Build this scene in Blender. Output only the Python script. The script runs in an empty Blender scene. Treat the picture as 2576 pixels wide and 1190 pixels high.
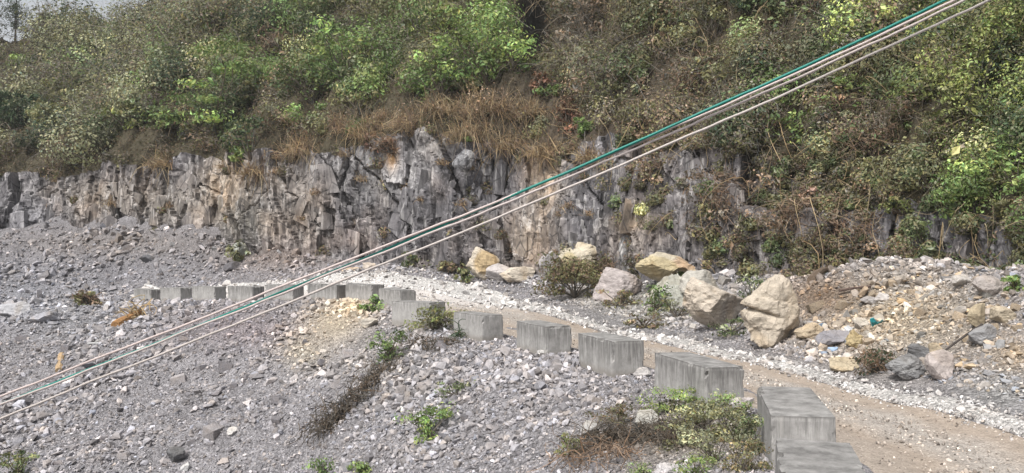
import bpy, bmesh, math, random
import numpy as np
from mathutils import Vector, Matrix
from mathutils.bvhtree import BVHTree

S = bpy.context.scene
COL = S.collection
rng = np.random.default_rng(7)
random.seed(7)

# ------------------------------------------------------------------ camera, sky, sun, exposure
# reference units: the photograph measured 2575 px wide, focal length 2020 px, horizon on row 630
FPX, CX, HZ, CAMZ = 2020.0, 1287.5, 630.0, 3.0
cam = bpy.data.cameras.new('camera'); camo = bpy.data.objects.new('camera', cam); COL.objects.link(camo)
camo.location = (0, 0, CAMZ); camo.rotation_euler = (math.radians(90), 0, 0)
cam.sensor_width = 36.0; cam.lens = 36.0 * FPX / 2575.0
cam.shift_y = (HZ - 595.0) / 2575.0
cam.clip_start = 0.1; cam.clip_end = 1500
S.camera = camo
SUN_EL, SUN_AZ = math.radians(52), math.radians(215)     # azimuth measured clockwise from +Y
w = bpy.data.worlds.new("World"); S.world = w; w.use_nodes = True
nt = w.node_tree; nt.nodes.clear()
sky = nt.nodes.new('ShaderNodeTexSky'); sky.sky_type = 'NISHITA'; sky.sun_disc = False
sky.sun_elevation = SUN_EL; sky.sun_rotation = SUN_AZ
sky.air_density = 1.0; sky.dust_density = 4.0; sky.ozone_density = 1.0
hs = nt.nodes.new('ShaderNodeHueSaturation'); hs.inputs['Saturation'].default_value = 0.22
bg = nt.nodes.new('ShaderNodeBackground'); bg.inputs['Strength'].default_value = 0.125
wo = nt.nodes.new('ShaderNodeOutputWorld')
nt.links.new(sky.outputs[0], hs.inputs['Color']); nt.links.new(hs.outputs[0], bg.inputs['Color']); nt.links.new(bg.outputs[0], wo.inputs[0])
sun = bpy.data.lights.new('sun', 'SUN'); suno = bpy.data.objects.new('sun', sun); COL.objects.link(suno)
sun.energy = 2.4; sun.angle = math.radians(16); sun.color = (1.0, 0.96, 0.9)
sd = Vector((math.sin(SUN_AZ) * math.cos(SUN_EL), math.cos(SUN_AZ) * math.cos(SUN_EL), math.sin(SUN_EL)))
suno.rotation_euler = sd.to_track_quat('Z', 'Y').to_euler()
S.view_settings.view_transform = 'Standard'; S.view_settings.look = 'None'
S.view_settings.exposure = 0.52; S.view_settings.gamma = 1.0; S.view_settings.use_curve_mapping = False
S.cycles.max_bounces = 6; S.cycles.diffuse_bounces = 3; S.cycles.glossy_bounces = 1; S.cycles.transmission_bounces = 2
S.cycles.caustics_reflective = False; S.cycles.caustics_refractive = False

# ------------------------------------------------------------------ numeric helpers
def pt(x, y, d):
    return ((x - CX) / FPX * d, d, CAMZ - (y - HZ) / FPX * d)
def proj(p):
    p = np.asarray(p, float)
    d = np.maximum(p[..., 1], .1)
    return CX + FPX * p[..., 0] / d, HZ - (p[..., 2] - CAMZ) / d * FPX
def lerp(a, b, t): return a + (b - a) * t
def sstep(a, b, x):
    t = np.clip((x - a) / (b - a), 0, 1); return t * t * (3 - 2 * t)
def hash3(i, j, k, seed):
    i = i.astype(np.uint32); j = j.astype(np.uint32); k = k.astype(np.uint32)
    h = i * np.uint32(374761393) + j * np.uint32(668265263) + k * np.uint32(2147483647 & 0x7feb352d) + np.uint32((seed * 974711 + 12345) & 0xffffffff)
    h = (h ^ (h >> np.uint32(13))) * np.uint32(1274126177)
    h = (h ^ (h >> np.uint32(16))) * np.uint32(2246822519)
    return ((h ^ (h >> np.uint32(15))) & np.uint32(0xffffff)).astype(np.float64) / 0xffffff
def vnoise(p, seed=0):
    p = np.asarray(p, float); f = np.floor(p).astype(np.int64); t = p - f; t = t * t * t * (t * (t * 6 - 15) + 10)
    r = 0
    for a in (0, 1):
        for b in (0, 1):
            for c in (0, 1):
                wgt = (t[..., 0] if a else 1 - t[..., 0]) * (t[..., 1] if b else 1 - t[..., 1]) * (t[..., 2] if c else 1 - t[..., 2])
                r = r + wgt * hash3(f[..., 0] + a, f[..., 1] + b, f[..., 2] + c, seed)
    return r * 2 - 1
def fbm(p, o=4, seed=0, gain=.5):
    p = np.asarray(p, float); r = 0; a = 1.
    for k in range(o):
        r = r + a * vnoise(p * 2 ** k + 17.3 * k, seed + k); a *= gain
    return r
def cell(p, seed=0):
    """nearest-cell value and distance (worley)"""
    f = np.floor(p).astype(np.int64); best = np.full(p.shape[:-1], 1e9); val = np.zeros(p.shape[:-1]); sec = best.copy()
    for a in (-1, 0, 1):
        for b in (-1, 0, 1):
            for c in (-1, 0, 1):
                i, j, k = f[..., 0] + a, f[..., 1] + b, f[..., 2] + c
                q = np.stack([i + hash3(i, j, k, seed), j + hash3(i, j, k, seed + 1), k + hash3(i, j, k, seed + 2)], -1)
                d = ((q - p) ** 2).sum(-1); m = d < best
                sec = np.where(m, best, np.minimum(sec, d))
                val = np.where(m, hash3(i, j, k, seed + 3), val); best = np.where(m, d, best)
    return val, np.sqrt(best), np.sqrt(sec)
def unit(v): return v / np.maximum(np.linalg.norm(v, axis=-1, keepdims=True), 1e-9)
def rdir(n, g=rng): return unit(g.normal(size=(n, 3)))

class Acc:
    """collects vertices, faces and colours, then links ONE mesh object"""
    def __init__(s): s.V = []; s.F = []; s.C = []; s.n = 0
    def add(s, V, F, C=None):
        V = np.asarray(V, float).reshape(-1, 3); F = np.asarray(F, np.int64)
        if len(V) == 0: return
        s.V.append(V); s.F.append(F + s.n); s.n += len(V)
        if C is None: C = np.ones((len(V), 3)) * .3
        C = np.asarray(C, float)
        if C.ndim == 1: C = np.tile(C, (len(V), 1))
        s.C.append(C)
    def mesh(s, name, mat, smooth=False):
        V = np.concatenate(s.V); C = np.concatenate(s.C)
        loops = np.concatenate([f.ravel() for f in s.F]).astype(np.int32)
        tot = np.concatenate([np.full(len(f), f.shape[1], np.int32) for f in s.F])
        st = np.concatenate([[0], np.cumsum(tot)[:-1]]).astype(np.int32)
        me = bpy.data.meshes.new(name)
        me.vertices.add(len(V)); me.vertices.foreach_set('co', V.astype(np.float32).ravel())
        me.loops.add(len(loops)); me.loops.foreach_set('vertex_index', loops)
        me.polygons.add(len(tot)); me.polygons.foreach_set('loop_start', st)
        me.polygons.foreach_set('use_smooth', np.full(len(tot), smooth, bool))
        me.update(calc_edges=True)
        ca = me.color_attributes.new('Col', 'FLOAT_COLOR', 'POINT')
        ca.data.foreach_set('color', np.concatenate([np.clip(C, 0, 1), np.ones((len(C), 1))], 1).astype(np.float32).ravel())
        me.materials.append(mat)
        return me
    def build(s, name, mat, parent=None, smooth=False, loc=None):
        if loc is not None:
            s.V = [v - np.asarray(loc) for v in s.V]
        o = bpy.data.objects.new(name, s.mesh(name, mat, smooth)); COL.objects.link(o)
        if parent is not None: o.parent = parent
        elif loc is not None: o.location = loc
        return o

def tag(o, label=None, cat=None, group=None, kind=None):
    if label: o['label'] = label
    if cat: o['category'] = cat
    if group: o['group'] = group
    if kind: o['kind'] = kind
    return o
def empty(name, loc, label, cat, group=None):
    o = bpy.data.objects.new(name, None); COL.objects.link(o); o.location = loc; o.empty_display_size = .2
    return tag(o, label, cat, group)

def grid_faces(nu, nv):
    a = np.arange(nu * nv).reshape(nu, nv)
    return np.stack([a[:-1, :-1], a[1:, :-1], a[1:, 1:], a[:-1, 1:]], -1).reshape(-1, 4)
def leaves_geo(C, N, L, W, g=rng):
    n = len(C); t = unit(np.cross(N, rdir(n, g))); s = np.cross(N, t)
    L = np.broadcast_to(L, n)[:, None]; W = np.broadcast_to(W, n)[:, None]
    mid = C + N * (L * .12)
    V = np.stack([C - t * L / 2, mid + s * W / 2, C + t * L / 2, mid - s * W / 2], 1)
    F = np.arange(n * 4).reshape(n, 4)
    return V.reshape(-1, 3), F
def tubes_geo(P, R, sides=3):
    n, k, _ = P.shape
    T = unit(np.gradient(P, axis=1)); ref = np.where(np.abs(T[..., 2:3]) > .9, np.array([1., 0, 0]), np.array([0, 0, 1.]))
    u = unit(np.cross(T, ref)); v = np.cross(T, u)
    a = np.arange(sides) / sides * 2 * np.pi
    V = P[:, :, None] + R[:, :, None, None] * (np.cos(a)[None, None, :, None] * u[:, :, None] + np.sin(a)[None, None, :, None] * v[:, :, None])
    idx = np.arange(n * k * sides).reshape(n, k, sides); nx = np.roll(idx, -1, 2)
    F = np.stack([idx[:, :-1], nx[:, :-1], nx[:, 1:], idx[:, 1:]], -1).reshape(-1, 4)
    return V.reshape(-1, 3), F
def sweeps(base, dirs, length, droop, k=5, wob=.1, g=rng):
    """curved strands: base (n,3), dirs (n,3) -> (n,k,3)"""
    n = len(base); t = np.linspace(0, 1, k)[None, :, None]; L = np.broadcast_to(length, n)[:, None, None]
    P = base[:, None] + dirs[:, None] * L * t + np.array([0, 0, -1.]) * (np.broadcast_to(droop, n)[:, None, None] * L * t * t)
    w1 = g.normal(size=(n, 1, 3)) * wob * L; w2 = g.normal(size=(n, 1, 3)) * wob * .6 * L
    return P + w1 * np.sin(t * np.pi) * 1. + w2 * np.sin(t * 2 * np.pi)

# ------------------------------------------------------------------ materials
def newmat(name, rough=.95, spec=.2):
    m = bpy.data.materials.new(name); m.use_nodes = True
    b = m.node_tree.nodes['Principled BSDF']; b.inputs['Roughness'].default_value = rough
    b.inputs['Specular IOR Level'].default_value = spec
    return m, m.node_tree, b
def N(nt, t, **kw):
    n = nt.nodes.new(t)
    for k, v in kw.items():
        if k in n.inputs: n.inputs[k].default_value = v
        else: setattr(n, k, v)
    return n
def attr(nt): return N(nt, 'ShaderNodeAttribute', attribute_name='Col').outputs['Color']
def ramp(nt, fac, stops):
    r = nt.nodes.new('ShaderNodeValToRGB'); nt.links.new(fac, r.inputs[0])
    e = r.color_ramp.elements
    while len(e) < len(stops): e.new(.5)
    for i, (p, c) in enumerate(stops):
        e[i].position = p; e[i].color = (c, c, c, 1) if isinstance(c, (int, float)) else (*c, 1)
    return r.outputs[0]
def mixc(nt, fac, a, b, mode='MIX'):
    m = nt.nodes.new('ShaderNodeMix'); m.data_type = 'RGBA'; m.blend_type = mode; m.clamp_factor = True
    for i, s, v in ((0, m.inputs[0], fac), (6, m.inputs[6], a), (7, m.inputs[7], b)):
        if isinstance(v, bpy.types.NodeSocket): nt.links.new(v, s)
        elif i == 0: s.default_value = v
        else: s.default_value = (v, v, v, 1) if isinstance(v, (int, float)) else (*v, 1)
    return m.outputs[2]
def coords(nt, scale=(1, 1, 1), kind='Object'):
    tc = nt.nodes.new('ShaderNodeTexCoord'); mp = nt.nodes.new('ShaderNodeMapping'); mp.inputs['Scale'].default_value = scale
    nt.links.new(tc.outputs[kind], mp.inputs[0]); return mp.outputs[0]
def noise(nt, co, scale, detail=6, rough=.6, dist=0):
    n = N(nt, 'ShaderNodeTexNoise', Scale=scale, Detail=detail, Roughness=rough, Distortion=dist); nt.links.new(co, n.inputs['Vector']); return n.outputs['Fac']
def bump(nt, b, h, strength, dist, prev=None):
    bp = N(nt, 'ShaderNodeBump', Strength=strength, Distance=dist); nt.links.new(h, bp.inputs['Height'])
    if prev is not None: nt.links.new(prev, bp.inputs['Normal'])
    nt.links.new(bp.outputs[0], b.inputs['Normal']); return bp.outputs[0]

def make_leaf():
    m, nt, b = newmat('leaf', .6, .25)
    c = attr(nt); nt.links.new(c, b.inputs['Base Color'])
    tr = N(nt, 'ShaderNodeBsdfTranslucent'); nt.links.new(mixc(nt, 1, c, (1.0, 1.05, .7), 'MULTIPLY'), tr.inputs[0])
    mx = N(nt, 'ShaderNodeMixShader'); mx.inputs[0].default_value = .25
    nt.links.new(b.outputs[0], mx.inputs[1]); nt.links.new(tr.outputs[0], mx.inputs[2])
    nt.links.new(mx.outputs[0], nt.nodes['Material Output'].inputs[0]); return m
def make_twig():
    m, nt, b = newmat('twig', .9, .1); nt.links.new(attr(nt), b.inputs['Base Color']); return m
def make_stone(name, lo=.72, hi=1.3, scale=6, bmp=.35, rnd=0):
    m, nt, b = newmat(name, .92, .25)
    co = coords(nt); n1 = noise(nt, co, scale, 8, .65); n2 = noise(nt, co, scale * .22, 4, .5)
    c = mixc(nt, 1, attr(nt), ramp(nt, n1, [(.28, lo), (.72, hi)]), 'MULTIPLY')
    c = mixc(nt, ramp(nt, n2, [(.4, 0), (.7, .35)]), c, mixc(nt, 1, c, (1.1, .95, .78), 'MULTIPLY'))
    if rnd:
        oi = N(nt, 'ShaderNodeObjectInfo'); c = mixc(nt, 1, c, ramp(nt, oi.outputs['Random'], [(0, .62), (.7, 1.05), (1, 1.5)]), 'MULTIPLY')
    nt.links.new(c, b.inputs['Base Color']); bump(nt, b, n1, bmp, .08); return m
def make_boulder():
    m, nt, b = newmat('boulder_stone', .92, .25)
    co = coords(nt); n1 = noise(nt, co, 2.2, 10, .68); n2 = noise(nt, co, .55, 4, .55, .6); n3 = noise(nt, coords(nt, (1, 1, 3.2)), 3.2, 8, .6, .4)
    cr = N(nt, 'ShaderNodeTexVoronoi', Scale=1.3, feature='DISTANCE_TO_EDGE'); nt.links.new(mixc(nt, .12, co, N(nt, 'ShaderNodeTexNoise', Scale=3.).outputs['Color']), cr.inputs['Vector'])
    c = mixc(nt, 1, attr(nt), ramp(nt, n1, [(.3, .66), (.5, 1.), (.7, 1.22)]), 'MULTIPLY')
    c = mixc(nt, ramp(nt, n2, [(.46, 0), (.62, .6)]), c, mixc(nt, 1, c, (.97, .82, .62), 'MULTIPLY'))
    c = mixc(nt, ramp(nt, n3, [(.5, 0), (.75, .55)]), c, mixc(nt, 1, c, (.5, .5, .52), 'MULTIPLY'))
    c = mixc(nt, ramp(nt, cr.outputs['Distance'], [(.0, .35), (.018, 0)]), c, (.05, .045, .04))
    nt.links.new(c, b.inputs['Base Color'])
    p = bump(nt, b, n1, .55, .15); bump(nt, b, n3, .3, .1, p); return m
def make_cliff():
    m, nt, b = newmat('cliff_rock', .9, .25)
    co = coords(nt); n1 = noise(nt, co, 1.5, 12, .72); n2 = noise(nt, coords(nt, (1, 1, .3)), 1.9, 10, .7, .2); n3 = noise(nt, coords(nt, (1, 1, .1)), 3.0, 8, .68, .2)
    n4 = noise(nt, co, .25, 4, .5); nd = N(nt, 'ShaderNodeTexNoise', Scale=2.5, Detail=6.)
    cr = N(nt, 'ShaderNodeTexVoronoi', Scale=1.1, feature='DISTANCE_TO_EDGE'); nt.links.new(mixc(nt, .22, coords(nt, (1, 1, .45)), nd.outputs['Color']), cr.inputs['Vector'])
    c = mixc(nt, 1, attr(nt), ramp(nt, n1, [(.25, .45), (.5, .95), (.75, 1.5)]), 'MULTIPLY')
    c = mixc(nt, ramp(nt, n2, [(.47, 0), (.57, .8)]), c, mixc(nt, 1, c, (.5, .5, .52), 'MULTIPLY'))
    c = mixc(nt, ramp(nt, n3, [(.53, 0), (.62, .85)]), c, mixc(nt, .55, mixc(nt, 1, c, 2.0, 'MULTIPLY'), (.46, .45, .44)))
    c = mixc(nt, ramp(nt, n4, [(.5, 0), (.7, .6)]), c, mixc(nt, 1, c, (1.05, .88, .72), 'MULTIPLY'))
    c = mixc(nt, ramp(nt, cr.outputs['Distance'], [(0, .8), (.03, 0)]), c, (.035, .033, .035))
    nt.links.new(c, b.inputs['Base Color'])
    p = bump(nt, b, n1, .45, .12); bump(nt, b, n2, .2, .1, p); return m
def make_ground():
    m, nt, b = newmat('ground_rubble', .95, .15)
    co = coords(nt)
    def vor(s):
        v = N(nt, 'ShaderNodeTexVoronoi', Scale=s); nt.links.new(mixc(nt, .06, co, N(nt, 'ShaderNodeTexNoise', Scale=s * .7).outputs['Color']), v.inputs['Vector']); return v
    v1, v2 = vor(14), vor(36)
    n1 = noise(nt, co, .7, 8, .6); n2 = noise(nt, co, 9, 8, .7)
    c = mixc(nt, 1, attr(nt), ramp(nt, n1, [(.3, .75), (.7, 1.2)]), 'MULTIPLY')
    c = mixc(nt, .55, c, mixc(nt, 1, c, ramp(nt, v1.outputs['Color'], [(.1, .4), (.5, 1.), (.9, 1.7)]), 'MULTIPLY'))
    c = mixc(nt, .55, c, mixc(nt, 1, c, ramp(nt, v2.outputs['Color'], [(.1, .4), (.5, 1.), (.9, 1.7)]), 'MULTIPLY'))
    c = mixc(nt, 1, c, ramp(nt, n2, [(.3, .7), (.7, 1.25)]), 'MULTIPLY')
    nt.links.new(c, b.inputs['Base Color'])
    p = bump(nt, b, v1.outputs['Distance'], .8, -.08); p = bump(nt, b, v2.outputs['Distance'], .6, -.03, p); bump(nt, b, n2, .5, .05, p); return m
def make_road():
    m, nt, b = newmat('road_dirt', .97, .1)
    co = coords(nt); uv = N(nt, 'ShaderNodeAttribute', attribute_name='Col')
    sx = N(nt, 'ShaderNodeSeparateColor'); nt.links.new(uv.outputs['Color'], sx.inputs[0]); v = sx.outputs[1]
    n0 = noise(nt, co, .55, 5, .6, .8); n1 = noise(nt, co, 4, 8, .7); n2 = noise(nt, co, 30, 5, .7)
    vv = N(nt, 'ShaderNodeTexVoronoi', Scale=42.); nt.links.new(co, vv.inputs['Vector'])
    wob = N(nt, 'ShaderNodeMath', operation='MULTIPLY_ADD'); nt.links.new(n0, wob.inputs[0]); wob.inputs[1].default_value = .34; nt.links.new(v, wob.inputs[2])
    tan, grey = (.345, .29, .242), (.365, .338, .312)
    # v runs across the road: 0 block side .. 1 cliff side (plus a wander of about .17)
    tr = ramp(nt, wob.outputs[0], [(.0, .55), (.3, .8), (.42, 1), (.56, .25), (.7, .2), (.84, 1), (1, 1)])
    c = mixc(nt, tr, grey, tan)
    c = mixc(nt, 1, c, ramp(nt, n1, [(.3, .8), (.7, 1.15)]), 'MULTIPLY')
    c = mixc(nt, 1, c, ramp(nt, n2, [(.3, .8), (.7, 1.2)]), 'MULTIPLY')
    peb = mixc(nt, ramp(nt, tr, [(0, .75), (1, .3)]), 1., ramp(nt, vv.outputs['Color'], [(.15, .45), (.5, 1.), (.9, 1.6)]))
    c = mixc(nt, 1, c, peb, 'MULTIPLY')
    # the far bend is covered with white crushed stone (red channel = how far along)
    c = mixc(nt, sx.outputs[0], c, mixc(nt, 1, (.6, .575, .56), ramp(nt, n1, [(.3, .78), (.7, 1.15)]), 'MULTIPLY'))
    nt.links.new(c, b.inputs['Base Color']); p = bump(nt, b, n1, .3, .05); p = bump(nt, b, n2, .4, .015, p); bump(nt, b, vv.outputs['Distance'], .3, -.01, p); return m
def make_concrete():
    m, nt, b = newmat('weathered_concrete', .9, .25)
    co = coords(nt); oi = N(nt, 'ShaderNodeObjectInfo'); ad = N(nt, 'ShaderNodeVectorMath', operation='ADD'); nt.links.new(co, ad.inputs[0])
    cm = N(nt, 'ShaderNodeCombineXYZ'); nt.links.new(oi.outputs['Random'], cm.inputs[0]); sc = N(nt, 'ShaderNodeVectorMath', operation='SCALE'); sc.inputs['Scale'].default_value = 37.
    nt.links.new(cm.outputs[0], sc.inputs[0]); nt.links.new(sc.outputs[0], ad.inputs[1]); co = ad.outputs[0]
    def mp(s):
        q = nt.nodes.new('ShaderNodeMapping'); q.inputs['Scale'].default_value = s; nt.links.new(co, q.inputs[0]); return q.outputs[0]
    n1 = noise(nt, co, 5, 10, .7); ns = noise(nt, mp((1, 1, .06)), 8, 10, .74, .08); nw = noise(nt, mp((1, 1, .05)), 8, 8, .68, .05); nb = noise(nt, co, 2.2, 6, .6); np_ = noise(nt, co, 60, 3, .6); n4 = noise(nt, co, 3.4, 9, .68, .1)
    geo = N(nt, 'ShaderNodeNewGeometry'); sp = N(nt, 'ShaderNodeSeparateXYZ'); nt.links.new(geo.outputs['Normal'], sp.inputs[0])
    tcz = N(nt, 'ShaderNodeTexCoord'); sz = N(nt, 'ShaderNodeSeparateXYZ'); nt.links.new(tcz.outputs['Object'], sz.inputs[0])
    c = mixc(nt, 1, (.385, .375, .365), ramp(nt, n1, [(.25, .78), (.75, 1.22)]), 'MULTIPLY'); c = mixc(nt, 1, c, ramp(nt, nb, [(.3, .7), (.7, 1.15)]), 'MULTIPLY'); c = mixc(nt, ramp(nt, np_, [(.66, 0), (.72, .6)]), c, (.08, .08, .08))
    dr = N(nt, 'ShaderNodeMath', operation='MULTIPLY_ADD'); nt.links.new(sz.outputs[2], dr.inputs[0]); dr.inputs[1].default_value = .2; nt.links.new(ns, dr.inputs[2])   # drips start at the top edge and run out at different heights
    d2 = N(nt, 'ShaderNodeMath', operation='MULTIPLY_ADD'); nt.links.new(nb, d2.inputs[0]); d2.inputs[1].default_value = .35; rv = N(nt, 'ShaderNodeMath', operation='MULTIPLY_ADD'); nt.links.new(oi.outputs['Random'], rv.inputs[0]); rv.inputs[1].default_value = .11; nt.links.new(dr.outputs[0], rv.inputs[2]); rs = N(nt, 'ShaderNodeMath', operation='SUBTRACT'); nt.links.new(rv.outputs[0], rs.inputs[0]); rs.inputs[1].default_value = .055; nt.links.new(rs.outputs[0], d2.inputs[2]); c = mixc(nt, ramp(nt, n4, [(.5, 0), (.66, .5)]), c, (.17, .166, .16))
    c = mixc(nt, ramp(nt, d2.outputs[0], [(.74, 0), (.9, .75)]), c, (.085, .083, .08))
    c = mixc(nt, ramp(nt, nw, [(.53, 0), (.65, .55)]), c, (.5, .485, .465))
    c = mixc(nt, ramp(nt, sz.outputs[2], [(.935, 0), (.97, .7)]), c, (.1, .097, .093))
    c = mixc(nt, ramp(nt, sz.outputs[2], [(.17, .5), (.32, 0)]), c, (.2, .175, .15))  # contact shadow painted into the concrete colour around the foot
    top = mixc(nt, 1, (.315, .308, .3), ramp(nt, n4, [(.3, .38), (.5, .8), (.7, 1.15)]), 'MULTIPLY')
    top = mixc(nt, 1, top, ramp(nt, n1, [(.3, .7), (.7, 1.2)]), 'MULTIPLY')
    c = mixc(nt, ramp(nt, sp.outputs[2], [(.5, 0), (.85, 1)]), c, top)
    nt.links.new(c, b.inputs['Base Color']); bump(nt, b, n1, .3, .012); return m
def make_wood():
    m, nt, b = newmat('wood', .85, .2)
    n1 = noise(nt, coords(nt, (1, 1, 1)), 9, 8, .7, .5); c = mixc(nt, 1, attr(nt), ramp(nt, n1, [(.3, .5), (.7, 1.35)]), 'MULTIPLY')
    nt.links.new(c, b.inputs['Base Color']); bump(nt, b, n1, .5, .02); return m
def make_plain(name, col, rough, spec=.3, var=.15, sc=20):
    m, nt, b = newmat(name, rough, spec); n1 = noise(nt, coords(nt), sc, 5, .6)
    nt.links.new(mixc(nt, 1, col, ramp(nt, n1, [(.3, 1 - var), (.7, 1 + var)]), 'MULTIPLY'), b.inputs['Base Color']); return m
M_LEAF, M_TWIG = make_leaf(), make_twig()
M_SCREE = make_stone('scree_stone', .7, 1.3, 9, .3); M_ROCK = make_stone('loose_rock', .6, 1.35, 7, .6, 1)
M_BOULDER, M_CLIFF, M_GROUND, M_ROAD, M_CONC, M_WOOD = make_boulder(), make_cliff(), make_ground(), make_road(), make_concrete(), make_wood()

# ------------------------------------------------------------------ the lie of the land
def line(a): return np.array(a, float)
ROAD_OUT = line([(3.2,2),(3.7,5),(4.1,8),(5,11.8),(4.6,16),(3.3,20.5),(1.8,24.5),(-.3,28.5),(-2.8,32),(-4.9,37.8),(-7.2,42.8),(-9.9,44.6),(-12.4,45.6),(-15,46.8),(-18,49.2),(-21,51.7),(-24,54.2),(-27,56.4)])
ROAD_IN = line([(8.2,2),(8.4,5),(8.5,9),(8.4,13.2),(7.96,15.9),(7.55,18.1),(6.7,22),(5.3,26.1),(3.25,32.9),(.25,38.3),(-2.7,42.9),(-7.4,47.6),(-11,49.4),(-15,51.4),(-20,54.6),(-22.4,56),(-24.5,57.2),(-27,58.6)])
VERGE_OUT = line([(9.2,2),(9.5,5),(9.6,9),(9.3,14),(9,17.9),(8.2,20.2),(7.35,24.7),(6.6,29.5),(5.1,33.4),(2.2,40),(.3,46),(-2.8,48.5),(-7.2,51),(-11,51.2),(-15,52.2),(-20,55.0),(-22.4,56.4),(-24.5,57.5),(-27,58.9)])
def resample(P, n):
    d = np.concatenate([[0], np.cumsum(np.linalg.norm(np.diff(P, axis=0), axis=1))]); t = np.linspace(0, d[-1], n)
    Q = np.stack([np.interp(t, d, P[:, k]) for k in range(P.shape[1])], 1)
    for _ in range(2):
        Q[1:-1] = (Q[:-2] + 2 * Q[1:-1] + Q[2:]) / 4
    return Q
NR = 420
def match(P, n):                                    # same row index = same place along the road
    t = np.linspace(0, 1, len(P)); s = np.linspace(0, 1, n)
    Q = np.stack([np.interp(s, t, P[:, k]) for k in range(2)], 1)
    k = 9; ker = np.ones(k) / k
    for _ in range(2):
        Qp = np.pad(Q, ((k // 2, k // 2), (0, 0)), mode='edge'); Q = np.stack([np.convolve(Qp[:, j], ker, 'valid') for j in range(2)], 1)
    return Q
R_OUT, R_IN = match(ROAD_OUT, NR), match(ROAD_IN, NR)
V_IN = R_IN; V_OUT = match(VERGE_OUT, NR); _far = sstep(34, 42, R_IN[:, 1])[:, None]; V_OUT = R_IN + (V_OUT - R_IN) * (.48 + .52 * _far)
# blocks: centre x, y, direction of the long side, length, ground height
def deg(a, b): return math.atan2(b, a)
BLK = [(3.15,8.2,deg(.29,.957),2.45,.0),(4.13,11.8,deg(.22,.975),2.4,.0),(3.77,16.45,deg(-.255,.967),2.3,-.03),(2.48,20.4,deg(-.265,.964),2.4,.01),
       (.94,24.2,deg(-.365,.931),2.3,0),(-1.2,28.1,deg(-.53,.85),2.1,0),(-3.65,31.4,deg(-.73,.68),2.3,.2),(-5.35,37.4,deg(-.6,.8),2.1,.4),(-7.7,42.,deg(-.75,.66),2.2,.44),
       (-10.0,43.5,deg(-.85,.53),2.2,.37),(-12.6,44.5,deg(-.85,.53),2.2,.3),(-15.07,45.5,deg(-.83,.56),2.2,.17),(-18.1,48,deg(-.83,.56),2.2,.05),(-21.1,50.5,deg(-.82,.57),2.2,-.15),(-24.,53,deg(-.8,.6),2.2,-.35)]
CP = []
for x, y, z in [(8.6,13.5,0),(8.2,20,0),(6.5,27,0),(5,9,0),(10,9,.1),(4.5,14,0),(5,20,0),(3,25,0),(.5,29,0),(1,34,.1),(-1,38,.25),(-3.5,42,.4),(3,38,.3),(-3,45.5,.75),
                (-11,47,.42),(-15,49,.3),(-20,53,0),(-24,57,-.4),(-30,60,-.8),(.3,46,.4),(-2.8,48.5,1.03),(-7.2,51,1.6),(-11,51,1.5),(-7.4,46.6,.7),(9.5,2,.1),(5,2,.1),
                (0,0,1.2),(0,4,-.4),(-10,4,-3.5),(-22,4,-7),(-35,10,-9),(-60,30,-8),(-80,60,-4),(3,4.5,-.1),(14,8,1.2),(18,4,3),(2.3,8,-.1)]:
    CP.append((x, y, z))
for x, y, a, L, z in BLK: CP.append((x, y, z))
for x, y, d in [(0,572,75),(130,556,72),(300,557,68),(500,574,64),(650,635,60),(780,650,57),(1000,670,54),(1170,690,51),(1350,690,48),(1560,700,44),(1750,690,40),(1900,690,36),(2070,690,33),(2300,700,29),(2575,715,25),(3000,740,21),
                (300,745,56),(0,750,58),(350,700,60),(0,680,63),(200,620,67),(60,630,69),(600,690,56),(800,690,53),(2100,702,26),(2300,702,24.5),(2500,690,22),(2750,700,19),(2100,940,19.8),(2300,990,17),(2300,850,20.5),(2500,850,18),(2575,950,15.5),(2150,800,23.5),(2020,790,26),
                (1880,872,25.5),(1740,830,30.5),(1600,800,35),(1500,745,41),
                (0,800,47),(0,900,40),(0,1000,34.5),(0,1190,27.5),(200,800,47),(200,1000,33.5),(200,1190,26),(500,800,42),(500,900,36),(500,1000,31),(500,1190,24.5),(800,800,36.5),(800,850,33.5),(800,950,28.5),(800,1190,21.5),
                (1000,850,30),(1000,950,25),(1000,1190,19),(1200,900,25),(1200,1000,20.5),(1200,1190,16),(1400,950,20.5),(1400,1050,17),(1400,1190,13.8),(1600,980,17.5),(1600,1100,14),(1600,1190,12),(1800,1100,13),(1800,1190,11),(1880,1190,10.3),
                (0,1500,20),(800,1500,15.5),(1400,1500,10),(1900,1500,6.5),(-400,1000,35),(-400,800,50),(-400,650,70),(-800,620,78),(-800,800,52)]:
    CP.append(pt(x, y, d))
for x, y, z in [(-30,85,5.5),(-10,75,4),(5,65,3),(20,50,3),(30,30,3),(-60,95,6)]: CP.append((x, y, z))
CP = np.array(CP); SC = 30.
def tps(r2): return .5 * r2 * np.log(np.maximum(r2, 1e-12))
_A = CP[:, :2] / SC; _n = len(CP)
_K = tps(((_A[:, None] - _A[None]) ** 2).sum(-1)) + np.eye(_n) * 2e-4
_Pm = np.concatenate([np.ones((_n, 1)), _A], 1)
_sol = np.linalg.solve(np.block([[_K, _Pm], [_Pm.T, np.zeros((3, 3))]]), np.concatenate([CP[:, 2], np.zeros(3)]))
def smoothz(x, y):
    q = np.stack([np.ravel(x), np.ravel(y)], 1) / SC; out = np.empty(len(q))
    for i in range(0, len(q), 20000):
        c = q[i:i + 20000]; out[i:i + 20000] = tps(((c[:, None] - _A[None]) ** 2).sum(-1)) @ _sol[:_n] + _sol[_n] + c @ _sol[_n + 1:]
    return out.reshape(np.shape(x))
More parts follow.
